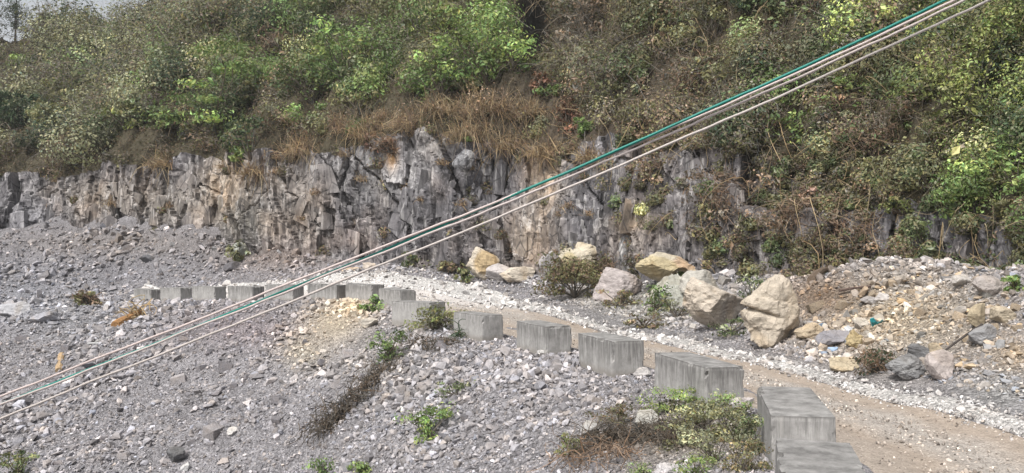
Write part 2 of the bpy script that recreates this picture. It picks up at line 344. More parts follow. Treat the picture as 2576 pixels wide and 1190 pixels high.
def seg_dist(q, P):
    a, b = P[:-1], P[1:]; out = np.empty(len(q))
    for i in range(0, len(q), 20000):
        c = q[i:i + 20000, None]; t = np.clip(((c - a) * (b - a)).sum(-1) / ((b - a) ** 2).sum(-1), 0, 1)
        out[i:i + 20000] = np.sqrt((((a + (b - a) * t[..., None]) - c) ** 2).sum(-1)).min(1)
    return out
def inside(q, poly):
    x, y = q[:, 0], q[:, 1]; r = np.zeros(len(q), bool); j = len(poly) - 1
    for i in range(len(poly)):
        xi, yi = poly[i]; xj, yj = poly[j]
        r ^= ((yi > y) != (yj > y)) & (x < (xj - xi) * (y - yi) / (yj - yi + 1e-12) + xi); j = i
    return r
POLY = np.concatenate([ROAD_OUT, VERGE_OUT[::-1]]); ROADPOLY = np.concatenate([ROAD_OUT, ROAD_IN[::-1]])
def roaddist(q):
    d = np.minimum(seg_dist(q, ROAD_OUT), seg_dist(q, VERGE_OUT)); d[inside(q, POLY)] = 0; return d
def G(x, y):
    """ground height"""
    x = np.asarray(x, float); y = np.asarray(y, float); q = np.stack([x.ravel(), y.ravel()], 1)
    z = smoothz(x, y).ravel(); m = sstep(1., 5.5, roaddist(q)); p = np.concatenate([q, np.zeros((len(q), 1))], 1)
    # shallow run-off furrows across the bank, plus lumps
    z = z + m * (.34 * fbm(p * .3, 4, 3) + .2 * fbm(p * np.array([.25, .9, 1]), 3, 9)) + (.02 + .05 * m) * fbm(p * 1.7, 3, 5) * sstep(0, .4, m + .0)
    return z.reshape(x.shape)
def G1(x, y): return float(G(np.array([x]), np.array([y]))[0])

# cliff foot, left to right: xD, yD, depth | cliff-top row | lean | back direction | hill slope | depth of hill behind
CT = [(-1500,590,84,420,2.6,(0,1),.62,60),(-700,600,80,430,2.6,(0,1),.55,60),(-250,585,78,440,2.6,(.02,1),.605,55),(0,572,75,445,2.4,(.05,1),.70,50),(130,556,72,438,2.2,(.08,1),.81,48),(300,557,68,415,2.,(.1,1),.92,50),
      (500,574,64,390,1.6,(.14,.98),.92,50),(650,635,60,394,1.4,(.18,.98),.98,48),(780,650,57,390,1.3,(.2,.97),1.05,45),(900,660,55.5,354,1.2,(.22,.97),1.0,40),(1000,670,54,328,1.3,(.25,.96),1.05,38),
      (1060,675,53,330,1.4,(.25,.96),1.05,38),(1130,683,51.8,356,1.2,(.27,.96),1.1,36),(1250,690,49.6,363,1.3,(.3,.95),1.15,34),(1380,692,47.4,374,1.4,(.33,.94),1.2,32),(1560,700,44,340,1.8,(.4,.91),1.3,30),(1750,690,40,360,2.,(.5,.86),1.4,28),
      (1900,690,36,385,2.,(.55,.83),1.5,26),(2070,690,33,420,2.,(.6,.8),1.6,24),(2300,700,29,540,1.6,(.66,.75),1.7,22),(2575,715,25,580,1.4,(.72,.7),1.75,20),(3000,740,21,600,1.3,(.8,.6),1.8,18),(3800,760,17,600,1.3,(.9,.4),1.8,18),(5500,800,11,600,1.3,(1,.1),1.8,18)]
_b = np.array([pt(c[0], c[1], c[2]) for c in CT])
_top = np.array([CAMZ + (HZ - c[3]) / FPX * (c[2] + c[4]) for c in CT])
_tab = np.concatenate([_b, _top[:, None], np.array([[c[4], c[5][0], c[5][1], c[6], c[7]] for c in CT])], 1)
_sl = np.concatenate([[0], np.cumsum(np.linalg.norm(np.diff(_b[:, :2], axis=0), axis=1))])
NS = 1250
# sample more finely where the cliff stands nearer
_wt = np.cumsum(np.concatenate([[0], np.diff(_sl) / (np.linalg.norm(_b[1:, :2], axis=1))])); SS = np.interp(np.linspace(0, _wt[-1], NS), _wt, _sl)
TB = np.stack([np.interp(SS, _sl, _tab[:, k]) for k in range(_tab.shape[1])], 1)
_k = 25; _ker = np.hanning(_k + 2)[1:-1]; _ker /= _ker.sum()
_sm = np.stack([np.convolve(np.pad(TB[:, k], _k // 2, mode='edge'), _ker, 'valid') for k in range(TB.shape[1])], 1); TB = _sm
BK = unit(TB[:, 5:7])
NT = 110
tt = np.linspace(0, 1, NT)[None]
s2 = np.repeat(SS[:, None], NT, 1); t2 = np.repeat(tt, NS, 0)
zb = TB[:, 2:3] - 2.6; Hh = TB[:, 3:4] - zb
zz = zb + Hh * t2
lean = TB[:, 4:5] * t2 ** 1.3
q3 = np.stack([s2, zz, np.zeros_like(s2)], -1)
warp = .16 * np.stack([fbm(q3 * .9, 2, 31), fbm(q3 * .9, 2, 33), np.zeros_like(s2)], -1)
def facets(q, sc, seed, tilt):
    """planar blocks: every cell gets its own offset and its own tilt"""
    v, dx, dz, e = cell2(q * np.array([sc[0], sc[1], 1]), seed)
    h1, h2 = np.modf(v * 91.7)[0], np.modf(v * 517.3)[0]
    return v, (v - .5) + tilt * ((h1 - .5) * dx + (h2 - .3) * dz), e
def cell2(p, seed):
    f = np.floor(p).astype(np.int64); best = np.full(p.shape[:-1], 1e9); sec = best.copy(); val = np.zeros(p.shape[:-1]); dx = val.copy(); dz = val.copy()
    for a in (-1, 0, 1):
        for b in (-1, 0, 1):
            i, j, k = f[..., 0] + a, f[..., 1] + b, f[..., 2] * 0
            u, w_ = p[..., 0] - (i + hash3(i, j, k, seed)), p[..., 1] - (j + hash3(i, j, k, seed + 1)); d = u * u + w_ * w_; m = d < best
            sec = np.where(m, best, np.minimum(sec, d)); val = np.where(m, hash3(i, j, k, seed + 3), val); dx = np.where(m, u, dx); dz = np.where(m, w_, dz); best = np.where(m, d, best)
    return val, dx, dz, np.sqrt(sec) - np.sqrt(best)
qw = q3 + warp
qw = np.stack([qw[..., 0] + .18 * qw[..., 1], qw[..., 1], qw[..., 2]], -1)
cv1, f1, e1 = facets(qw, (.27, .13), 41, 1.7)
cv2, f2, e2 = facets(qw, (.75, .34), 45, 1.7)
cv3, f3, e3 = facets(qw, (2.0, 1.0), 49, 1.8)
disp = 1.25 * fbm(q3 * np.array([.16, .1, 1]), 3, 21) + 1.25 * f1 + .55 * f2 + .17 * f3
disp += .22 * (1 - np.abs(fbm(q3 * np.array([.9, .1, 1]), 3, 61))) + .1 * fbm(q3 * np.array([2.6, .3, 1]), 3, 65) + .06 * fbm(q3 * 4.1, 3, 63) + .2 * fbm(q3 * np.array([.45, .35, 1]), 2, 67)
disp -= .3 * np.exp(-(e1 / .03) ** 2)
env = sstep(.1, .32, t2) * .75 + .25
out = disp * env
rough_top = .5 * fbm(np.stack([SS * .5, SS * 0, SS * 0], -1), 4, 71)[:, None] * t2 ** 4
CLV = np.stack([TB[:, 0:1] + BK[:, 0:1] * (lean - out), TB[:, 1:2] + BK[:, 1:2] * (lean - out), zz + rough_top], -1)
# hillside: continues from the cliff's top row
NB = 120
bb = (np.linspace(0, 1, NB) ** 1.35)[None] * TB[:, 8:9]
sb = np.repeat(SS[:, None], NB, 1)
slope = TB[:, 7:8]
hq = np.stack([sb, bb, np.zeros_like(sb)], -1)
zh = slope * bb * (1 - .12 * bb / TB[:, 8:9]) + (1.2 * fbm(hq * .11, 4, 81) + .35 * fbm(hq * .5, 3, 83)) * sstep(0, 4, bb)
top0 = CLV[:, -1]
HLV = np.stack([top0[:, 0:1] + BK[:, 0:1] * bb, top0[:, 1:2] + BK[:, 1:2] * bb, top0[:, 2:3] + zh], -1)
hx, hy = proj(HLV)
gul = np.exp(-((hx - (1338 + (hy - 70) * -.1)) / 34) ** 2) * sstep(170, 110, hy)      # the dark hollow at the top
HLV[..., 2] -= 3.2 * gul; HLV[..., 0] += BK[:, 0:1] * 4.0 * gul; HLV[..., 1] += BK[:, 1:2] * 4.0 * gul

# ------------------------------------------------------------------ colour fields (real colours of rock and soil, tied to the place; the hollow's shade is painted in)
def patch(base, x, y, plist):
    C = np.tile(np.asarray(base, float), x.shape + (1,))
    for px, py, rx, ry, col, wgt in plist:
        f = (wgt * np.exp(-((x - px) / rx) ** 2 - ((y - py) / ry) ** 2))[..., None]
        C = C * (1 - f) + np.asarray(col) * f
    return C
GREY, PALE, DARKG, OCH, CREAM, BROWN, PURP = (.17,.163,.172), (.34,.33,.33), (.105,.102,.11), (.40,.30,.19), (.52,.44,.34), (.2,.16,.13), (.22,.2,.215)
cx_, cy_ = proj(CLV)
CLC = patch(GREY, cx_, cy_, [(560,470,60,90,(.42,.35,.27),.8),(250,500,130,60,(.36,.31,.26),.7),(1370,450,42,110,(.55,.46,.36),.9),(1330,600,60,70,(.45,.37,.29),.8),(950,430,110,70,PALE,.85),(640,450,110,50,(.33,.27,.21),.6),(430,520,90,60,(.29,.255,.21),.6),(850,600,90,40,(.2,.165,.15),.6),(700,640,80,30,(.22,.17,.15),.6),(1080,340,45,60,(.42,.4,.38),.8),
    (760,520,70,90,(.33,.29,.25),.6),(1220,470,110,80,DARKG,.6),(1500,540,120,60,DARKG,.7),(1900,560,250,160,(.15,.13,.12),.7),(620,560,70,60,(.33,.31,.26),.5),(1590,600,30,60,PALE,.7),(1590,560,50,20,OCH,.6),(985,392,14,30,(.4,.22,.07),.9),(90,540,80,50,(.2,.2,.22),.6),(1600,380,40,25,(.5,.42,.38),.6)])
CLC *= (1 + .5 * (cv2 - .5) + .3 * (cv3 - .5))[..., None]
CLIFF = Acc(); CLIFF.add(CLV, grid_faces(NS, NT)[:, ::-1], CLC.reshape(-1, 3))   # finished below, once the stone shapes exist
mh, nth, bh = newmat('hill_soil', .97, .1)
hn_ = noise(nth, coords(nth), 1.5, 8, .7); nth.links.new(mixc(nth, 1, attr(nth), ramp(nth, hn_, [(.3, .5), (.7, 1.4)]), 'MULTIPLY'), bh.inputs['Base Color']); bump(nth, bh, hn_, .8, .3)
hx, hy = proj(HLV)
a = Acc(); a.add(HLV, grid_faces(NS, NB)[:, ::-1], patch((.075,.065,.045), hx, hy, [(1500,300,300,200,(.1,.08,.065),.7),(1338,60,40,100,(.03,.03,.028),.9)]).reshape(-1, 3)); hill = tag(a.build('hillside', mh, smooth=True), kind='structure')  # shade inside the hollow is painted dark into the soil colour

# ground: fan of rows that get coarser with distance
th = np.linspace(-math.radians(62), math.radians(75), 520); rr = np.exp(np.linspace(math.log(2.0), math.log(105), 420))
TH, RR = np.meshgrid(th, rr, indexing='ij'); gx, gy = RR * np.sin(TH), RR * np.cos(TH); gz = G(gx, gy)
GV = np.stack([gx, gy, gz], -1)
TANS, SLATE, WHITEG, HEAP = (.40,.33,.23), (.3,.289,.302), (.52,.5,.5), (.36,.3,.22)
def zone(P):
    x, y = proj(P)
    C = patch(SLATE, x, y, [(200,650,500,90,(.25,.245,.265),.9),(60,760,130,60,(.33,.34,.38),.6),(200,800,150,60,(.33,.33,.35),.6),(835,820,75,45,(.6,.51,.37),.92),(885,775,60,30,(.68,.55,.39),.95),(765,875,60,48,(.52,.46,.36),.8),
        (950,900,130,90,(.33,.31,.295),.6),(620,830,190,50,(.28,.235,.245),.6),(700,640,150,45,(.27,.22,.195),.8),(300,610,300,40,(.24,.21,.19),.6),(2260,800,270,125,(.43,.365,.28),.92),(2060,745,105,55,(.25,.185,.135),.95),(2560,900,90,50,(.42,.34,.25),.9),(2520,990,130,60,(.35,.345,.34),.8),
        (1700,1110,200,90,(.2,.17,.13),.75),(1650,760,180,60,(.33,.32,.29),.7),(1500,745,80,30,(.3,.28,.25),.6),(1750,1180,80,30,WHITEG,.7)])
    return C
a = Acc(); a.add(GV, grid_faces(len(th), len(rr)), (zone(GV) * .8).reshape(-1, 3)); ground = tag(a.build('ground', M_GROUND, smooth=True), kind='structure')
NVR = 26; vv = np.linspace(0, 1, NVR)[None, :, None]
RP = R_OUT[:, None] * (1 - vv) + R_IN[:, None] * vv; rz = G(RP[..., 0], RP[..., 1]) + .035
rz -= .03 * (np.exp(-((vv[..., 0] - .28) / .06) ** 2) + np.exp(-((vv[..., 0] - .62) / .06) ** 2)); rz += .018 * fbm(np.concatenate([RP, RP[..., :1] * 0], -1) * 1.3, 4, 93)
rz[:, 0] -= .06; rz[:, -1] -= .06
far = sstep(33, 43, RP[..., 1])
RC = np.stack([far * .8, np.repeat(vv[..., 0], NR, 0) * .83, far * 0], -1)
a = Acc(); a.add(np.concatenate([RP, rz[..., None]], -1), grid_faces(NR, NVR)[:, ::-1], RC.reshape(-1, 3)); road = tag(a.build('road', M_ROAD, smooth=True), kind='structure')
NVV = 12; v3 = np.linspace(0, 1, NVV)[None, :, None]
VP = V_IN[:, None] * (1 - v3) + V_OUT[:, None] * v3
vz = G(VP[..., 0], VP[..., 1]) + .03 + .05 * np.sin(np.pi * v3[..., 0]) + .03 * fbm(np.concatenate([VP, VP[..., :1] * 0], -1) * 2.1, 3, 91)
vz[:, 0] -= .04; vz[:, -1] -= .1
a = Acc(); a.add(np.concatenate([VP, vz[..., None]], -1), grid_faces(NR, NVV)[:, ::-1], np.repeat(np.array([[.46, .445, .43]]) + np.array([[.12, .12, .12]]) * _far, NVV, 0)); verge = tag(a.build('gravel_path_edge', M_GROUND, smooth=True), kind='structure')

bvh_h = BVHTree.FromPolygons([tuple(v) for v in np.concatenate([CLV[::2, ::2].reshape(-1, 3)])] , grid_faces(*CLV[::2, ::2].shape[:2]).tolist())
bvh_l = BVHTree.FromPolygons([tuple(v) for v in HLV[::2, ::2].reshape(-1, 3)], grid_faces(*HLV[::2, ::2].shape[:2]).tolist())
bvh_g = BVHTree.FromPolygons([tuple(v) for v in GV[::2, ::2].reshape(-1, 3)], grid_faces(*GV[::2, ::2].shape[:2]).tolist())
def hit(x, y, which='all'):
    """the point of the land seen at a place in the photograph"""
    d = Vector(((x - CX) / FPX, 1, -(y - HZ) / FPX)); best = None
    for nm, t in (('cliff', bvh_h), ('hill', bvh_l), ('ground', bvh_g)):
        if which != 'all' and nm not in which: continue
        r = t.ray_cast(Vector((0, 0, CAMZ)), d)
        if r[0] is not None and (best is None or r[0].y < best.y): best = r[0]
    return best

# ------------------------------------------------------------------ stones
def hull_rock(seed, n=11, flat=.6):
    g = np.random.default_rng(seed); P = rdir(n, g) * g.uniform(.75, 1, (n, 1)) * np.array([1, g.uniform(.6, .95), flat * g.uniform(.7, 1.2)])
    bm = bmesh.new()
    for p in P: bm.verts.new(p)
    r = bmesh.ops.convex_hull(bm, input=bm.verts)
    for v in [v for v in bm.verts if not v.link_faces]: bm.verts.remove(v)
    bmesh.ops.triangulate(bm, faces=bm.faces); bm.verts.index_update()
    V = np.array([v.co[:] for v in bm.verts]); F = np.array([[v.index for v in f.verts] for f in bm.faces]); bm.free(); return V, F
def block_rock(seed):
    g = np.random.default_rng(seed); P = np.array([(x, y, z) for x in (-1, 1) for y in (-1, 1) for z in (-1, 1)], float) * g.uniform(.55, 1, (8, 3)); P = np.concatenate([P, rdir(3, g) * .95])
    bm = bmesh.new()
    for p in P: bm.verts.new(p)
    bmesh.ops.convex_hull(bm, input=bm.verts)
    for v in [v for v in bm.verts if not v.link_faces]: bm.verts.remove(v)
    bmesh.ops.triangulate(bm, faces=bm.faces); bm.verts.index_update()
    V = np.array([v.co[:] for v in bm.verts]); F = np.array([[v.index for v in f.verts] for f in bm.faces]); bm.free(); return V, F
BPROTO = [block_rock(300 + i) for i in range(16)]
PROTO = [hull_rock(100 + i, 9 + i % 5, .45 + .08 * (i % 5)) for i in range(14)]
def rotmats(n, tilt=.5, g=rng):
    z = g.uniform(0, 2 * np.pi, n); ax = g.normal(0, tilt, n); ay = g.normal(0, tilt, n)
    def R(a, i, j):
        m = np.zeros((n, 3, 3)); m[:] = np.eye(3); m[:, i, i] = np.cos(a); m[:, j, j] = np.cos(a); m[:, i, j] = -np.sin(a); m[:, j, i] = np.sin(a); return m
    return R(ax, 1, 2) @ R(ay, 0, 2) @ R(z, 0, 1)
def stones(acc, P, r, C, tilt=.5):
    k = rng.integers(0, len(PROTO), len(P)); R = rotmats(len(P), tilt)
    for i, (V, F) in enumerate(PROTO):
        m = np.where(k == i)[0]
        if not len(m): continue
        sc = r[m, None, None] * (V[None] * rng.uniform(.75, 1.25, (len(m), 1, 3)))
        W = np.einsum('nij,nvj->nvi', R[m], sc) + P[m, None] + np.array([0, 0, 1]) * (r[m, None, None] * .2)
        FF = (F[None] + (np.arange(len(m)) * len(V))[:, None, None]).reshape(-1, 3)
        acc.add(W.reshape(-1, 3), FF, np.repeat(C[m], len(V), 0))
# fractured blocks standing out of the cliff face, upright and sharp-edged: they are part of the cliff's own mesh
_fc = CLV[:-1, :-1].reshape(-1, 3); _col = CLC[:-1, :-1].reshape(-1, 3)
_ar = np.linalg.norm(np.cross(CLV[1:, :-1] - CLV[:-1, :-1], CLV[:-1, 1:] - CLV[:-1, :-1]), axis=-1).ravel(); _fx, _fy = proj(_fc)
_pw = _ar / np.maximum(_fc[:, 1], 15) ** 1.6 * (_fx > -300) * (_fx < 2800); _tt = np.tile(np.linspace(0, 1, NT)[None, :-1], (NS - 1, 1)).ravel(); _pw = _pw * (_tt < .84) * (_tt > .2) * (1 - .8 * sstep(1650, 1950, _fx)) * (1 - .9 * np.exp(-((_fx - 1075) / 60) ** 2 - ((_fy - 340) / 60) ** 2)); _ids = rng.choice(len(_fc), 620, p=_pw / _pw.sum())
for _i in _ids:
    V, F = BPROTO[rng.integers(len(BPROTO))] if rng.uniform() < .6 else PROTO[rng.integers(len(PROTO))]; sz = math.exp(rng.uniform(math.log(.16), math.log(.95))) * (.6 + .4 * _fc[_i, 1] / 55)
    an = rng.normal(0, .22); tl = rng.normal(.28, .25); W_ = V * sz * np.array([rng.uniform(.5, 1.1), .3, rng.uniform(.6, 1.7)])
    W_ = np.stack([W_[:, 0] * math.cos(tl) + W_[:, 2] * math.sin(tl), W_[:, 1], W_[:, 2] * math.cos(tl) - W_[:, 0] * math.sin(tl)], 1)
    bk = BK[_i // (NT - 1)]; yw = math.atan2(bk[1], bk[0]) - math.pi / 2 + an
    W_ = np.stack([W_[:, 0] * math.cos(yw) - W_[:, 1] * math.sin(yw), W_[:, 0] * math.sin(yw) + W_[:, 1] * math.cos(yw), W_[:, 2]], 1)
    W_ = W_ + _fc[_i] + np.array([bk[0], bk[1], 0]) * sz * rng.uniform(.1, .42)
    CLIFF.add(W_, F, np.clip(_col[_i] * math.exp(rng.normal(-.08, .2)), .03, .6))
cliff = tag(CLIFF.build('cliff', M_CLIFF, smooth=False), kind='structure')
_bx = np.array([c[0] for c in CT]); _bd = np.array([c[2] for c in CT])
def based(x): return np.interp(x, _bx, _bd)
def stonecol(P, spread=.32, warm=.03):
    C = zone(P); n = len(P); f = np.exp(rng.normal(0, spread, (n, 1))); t = rng.normal(0, warm, (n, 1)) * np.array([[1, .2, -1]]); return np.clip(C * f * (1 + t), .02, .8)
NSC = 230000
d = np.exp(rng.uniform(math.log(8), math.log(72), NSC)); xD = rng.uniform(-350, 2900, NSC)
X = (xD - CX) / FPX * d; keep = d < based(xD) - .2; X, d = X[keep], d[keep]
q = np.stack([X, d], 1); rd = roaddist(q); keep = rd > .05; q = q[keep]; rd = rd[keep]
_px, _py = proj(np.concatenate([q, G(q[:, 0], q[:, 1])[:, None]], 1)); keepb = rng.uniform(0, 1, len(q)) > .85 * np.exp(-(((_px - 835) * .8 + (_py - 825) * .6) / 70) ** 2 - ((-(_px - 835) * .6 + (_py - 825) * .8) / 38) ** 2 ) - .55 * np.exp(-((_px - 2250) / 240) ** 2 - ((_py - 790) / 100) ** 2) - .6 * np.exp(-((_px - 885) / 50) ** 2 - ((_py - 775) / 30) ** 2)
for x, y, an, L, z in BLK:
    e = q - np.array([x, y]); u = e @ np.array([math.cos(an), math.sin(an)]); v = e @ np.array([-math.sin(an), math.cos(an)]); keepb &= ~((np.abs(u) < L / 2) & (np.abs(v) < .42))
q = q[keepb]; z = G(q[:, 0], q[:, 1]); P = np.concatenate([q, z[:, None]], 1)
px = np.exp(rng.normal(math.log(4.2), .55, len(q))); lump = fbm(P * np.array([.22, .22, .22]), 3, 7)
px *= 1 + .75 * np.clip(lump, -.3, 1.2); px *= 1 - .35 * np.exp(-((proj(P)[0] - 2250) / 260) ** 2 - ((proj(P)[1] - 800) / 110) ** 2); px *= 1 - .5 * np.exp(-((proj(P)[0] - 830) / 75) ** 2 - ((proj(P)[1] - 830) / 55) ** 2); px = np.clip(px, 2.4, 22); r = px * P[:, 1] / FPX; r = np.maximum(np.minimum(r, .05 + .13 * rd[keepb]), .018)
a = Acc(); stones(a, P, r, stonecol(P)); scree = tag(a.build('rubble', M_SCREE), 'grey broken stone rubble covering the bank below the concrete blocks', 'rubble', kind='stuff')
# white gravel beside the road, and crushed stone strewn over the far bend
n = 9500; i = rng.integers(0, NR - 1, n * 4); dist = np.linalg.norm(V_IN[i], axis=1); i = i[rng.uniform(0, 1, len(i)) < np.clip(16 / dist, 0, 1) ** .8][:n]; i = i[(V_IN[i, 0] > -17) | (rng.uniform(0, 1, len(i)) < .15)]; v = np.clip(rng.normal(.5, .45, len(i)), -.6, 1.5)[:, None]
p2 = V_IN[i] * (1 - v) + V_OUT[i] * v + rng.normal(0, .1, (len(i), 2)); pz = G(p2[:, 0], p2[:, 1]) + .04
P = np.concatenate([p2, pz[:, None]], 1); r = np.clip(np.exp(rng.normal(math.log(3.2), .6, len(i))), 1.8, 15) * P[:, 1] / FPX
C = np.clip(np.array([[.56, .545, .54]]) * np.exp(rng.normal(-.05, .28, (len(i), 1))), .1, .75); _g = rng.uniform(0, 1, len(i)) < .3; C[_g] = np.clip(np.array([[.3, .285, .28]]) * np.exp(rng.normal(0, .3, (int(_g.sum()), 1))), .06, .6)
a = Acc(); stones(a, P, np.maximum(r, .02), C); tag(a.build('gravel', M_SCREE), 'white crushed gravel banked along the inner edge of the road', 'gravel', kind='stuff')
n = 11000; i = rng.integers(0, NR - 1, n); v = rng.uniform(0, 1, n)[:, None]; v = np.where(rng.uniform(0, 1, (n, 1)) < .6, np.clip(rng.normal(.5, .13, (n, 1)), 0, 1), v); p2 = R_OUT[i] * (1 - v) + R_IN[i] * v
P = np.concatenate([p2, (G(p2[:, 0], p2[:, 1]) + .035)[:, None]], 1); r = np.clip(np.exp(rng.normal(math.log(.022), .4, n)), .01, .06); C = np.array([[.38, .34, .305]]) * np.exp(rng.normal(0, .45, (n, 1)))
a = Acc(); stones(a, P, r, C); tag(a.build('loose_gravel', M_SCREE), 'small loose pebbles strewn along the middle of the dirt road', 'gravel', kind='stuff')
# stones of the heap on the cliff side of the road
n = 4800; xD = rng.uniform(1980, 2900, n); d = rng.uniform(13, 28, n); X = (xD - CX) / FPX * d; q = np.stack([X, d], 1)
k = (~inside(q, POLY)) & (d < based(xD) - .3); q = q[k]; z = G(q[:, 0], q[:, 1]); P = np.concatenate([q, z[:, None]], 1); lump = fbm(P * .7, 3, 17)
px = np.clip(np.exp(rng.normal(math.log(6), .55, len(q))) * (1 + .6 * lump), 2.5, 26); r = px * P[:, 1] / FPX
a = Acc(); stones(a, P, r, stonecol(P, .3, .1)); tag(a.build('rubble', M_SCREE), 'tan and grey stone debris heaped at the foot of the overgrown slope', 'rubble', kind='stuff')

def boulder_mesh(seed, dims, cuts=14, sub=5, rough=.07, crease=None, hlo=.5):
    """angular boulder: a sphere cut by planes, then weathered"""
    g = np.random.default_rng(seed); bm = bmesh.new(); bmesh.ops.create_icosphere(bm, subdivisions=sub, radius=1)
    V = np.array([v.co[:] for v in bm.verts]); F = np.array([[v.index for v in f.verts] for f in bm.faces]); bm.free()
    nrm = rdir(cuts, g); h = g.uniform(hlo, .92, cuts); dn = V @ nrm.T
    r = np.where(dn > .05, h / np.maximum(dn, .05), 9).min(1); r = np.minimum(r, 1.08)
    V = V * r[:, None]
    wv = fbm(V * 1.6 + seed, 4, 5) * rough * .8 + fbm(V * 5 + seed, 3, 6) * rough * .5
    rid = (1 - np.abs(fbm(V * np.array([1.6, 1.6, 3.4]) + seed * 3, 4, 8))) * rough * .7; hv = hash3(*(np.floor(V * 3.1 + 40 + .5 * np.stack([fbm(V * 2, 2, 3)] * 3, 1)).astype(np.int64)).T, seed) - .5; wv = wv + hv * rough * .4 + fbm(V * 13 + seed, 3, 12) * .012 + .5 * (hash3(*(np.floor(V * 6.3 + 40 + .4 * np.stack([fbm(V * 3, 2, 4)] * 3, 1)).astype(np.int64)).T, seed + 5) - .5) * rough * .5
    V = V * (1 + wv + rid - rough)[:, None]
    if crease: V = crease(V)
    lo, hi = V.min(0), V.max(0); V = (V - (lo + hi) / 2) / (hi - lo); V[:, 2] += .5
    return V * np.array(dims), F
SHARED = {}
def shared_rock(i, col):
    if (i, col) not in SHARED:
        V, F = (hull_rock(700 + i, 13, .62) if i % 3 else block_rock(800 + i)); a = Acc(); a.add(V * np.array([1, .85, .8]), F, np.tile(col, (len(V), 1))); SHARED[(i, col)] = a.mesh('rock', M_ROCK)
    return SHARED[(i, col)]
def rock_at(p, r, col, label, group, i=None, flat=1.0):
    o = bpy.data.objects.new('rock', shared_rock(random.randrange(12) if i is None else i, col)); COL.objects.link(o)
    o.location = (p[0], p[1], p[2] + r * .12); o.scale = (r, r * random.uniform(.7, 1.1), r * random.uniform(.7, 1.2) * flat)
    o.rotation_euler = (random.gauss(0, .3), random.gauss(0, .3), random.uniform(0, 6.28)); return tag(o, label, 'rock', group)
def scatter(n, box, pxr, col, label, group, ok=None, flat=1.0, gap=1.5):
    got = []; t = 0
    while len(got) < n and t < n * 40:
        t += 1; x = random.uniform(box[0], box[2]); y = random.uniform(box[1], box[3])
        if ok and not ok(x, y): continue
        p = hit(x, y, ('ground',))
        if p is None or roaddist(np.array([[p.x, p.y]]))[0] < .35: continue
        pr = math.exp(random.uniform(math.log(pxr[0]), math.log(pxr[1])))
        if any((x - a) ** 2 + (y - b) ** 2 < (gap * (pr + c)) ** 2 for a, b, c in got): continue
        if any((p.x - bl[0]) ** 2 + (p.y - bl[1]) ** 2 < 1.6 ** 2 for bl in BLK): continue
        got.append((x, y, pr)); rock_at(p, pr * p.y / FPX, col, label, group, flat=flat)
SL = lambda x, y: y > 790 + max(0, (700 - x)) * .0 and y > 805 + (x - 800) * .22
scatter(95, (0, 800, 1560, 1185), (11, 20), (.24,.23,.245), 'loose grey angular stone lying on the rubble bank below the concrete blocks', 'larger stones on the rubble bank', SL)
scatter(16, (200, 860, 1500, 1185), (15, 26), (.36,.34,.345), 'pale grey slab standing out of the rubble bank', 'pale slabs on the rubble bank', SL)
scatter(36, (20, 762, 330, 850), (10, 17), (.4,.4,.42), 'whitish weathered stone in the pale pile at the far left', 'whitish stones at the far left', None, .8)
scatter(44, (2030, 740, 2560, 930), (11, 24), (.40,.33,.25), 'tan broken stone lying on the debris heap beside the road', 'tan stones on the debris heap')
scatter(15, (2060, 740, 2560, 940), (11, 22), (.27,.26,.245), 'grey broken stone lying on the debris heap beside the road', 'grey stones on the debris heap')
scatter(30, (2360, 920, 2570, 1050), (9, 16), (.38,.38,.4), 'light grey stone in the loose pile at the right edge of the road', 'light grey stones at the right edge')
scatter(34, (60, 600, 900, 690), (7, 12), (.3,.3,.31), 'grey fallen stone on the gravel fan at the foot of the cliff', 'fallen stones below the cliff')
scatter(44, (1380, 700, 1870, 840), (10, 24), (.38,.36,.34), 'pale stone lying among the big boulders at the cliff foot', 'small stones among the boulders')

def boulder(x0, y0, x1, y1, col, label, seed, yaw=0., dep=.85, cuts=14, rough=.07, tilt=0., crease=None, base=None, depth=None, patchc=None, name='boulder', sub=5, sink=.08, hlo=.5, mat=None):
    xc = (x0 + x1) / 2; p = hit(xc, base or y1, ('ground',))
    dd = depth or p.y
    wd = (x1 - x0) * dd / FPX; h = (y1 - y0) * dd / FPX
    V, F = boulder_mesh(seed, (wd, wd * dep, h * (1 + sink)), cuts, sub, rough, crease=crease, hlo=hlo)
    if tilt:
        c, s_ = math.cos(tilt), math.sin(tilt); V = np.stack([V[:, 0] * c - V[:, 2] * s_, V[:, 1], V[:, 0] * s_ + V[:, 2] * c], 1)
        V[:, 0] *= wd / np.ptp(V[:, 0]); V[:, 2] *= h * (1 + sink) / np.ptp(V[:, 2]); V[:, 2] -= V[:, 2].min()
    C = np.tile(col, (len(V), 1)).astype(float)
    if patchc:
        u = V[:, 0] / wd; v = V[:, 2] / h
        for pu, pv, rad, cc, wgt in patchc:
            f = (wgt * sstep(1.15, .75, np.sqrt((u - pu) ** 2 + (v - pv) ** 2) / rad + .35 * fbm(V * 2 / max(wd, .5), 3, seed)))[:, None]; C = C * (1 - f) + np.array(cc) * f
    zb = CAMZ - (y1 - HZ) / FPX * dd
    a = Acc(); a.add(V, F, C); o = a.build(name, mat or M_BOULDER, smooth=False); o.location = ((xc - CX) / FPX * dd, dd + wd * dep * .35, zb - h * sink)
    return tag(o, label, name)
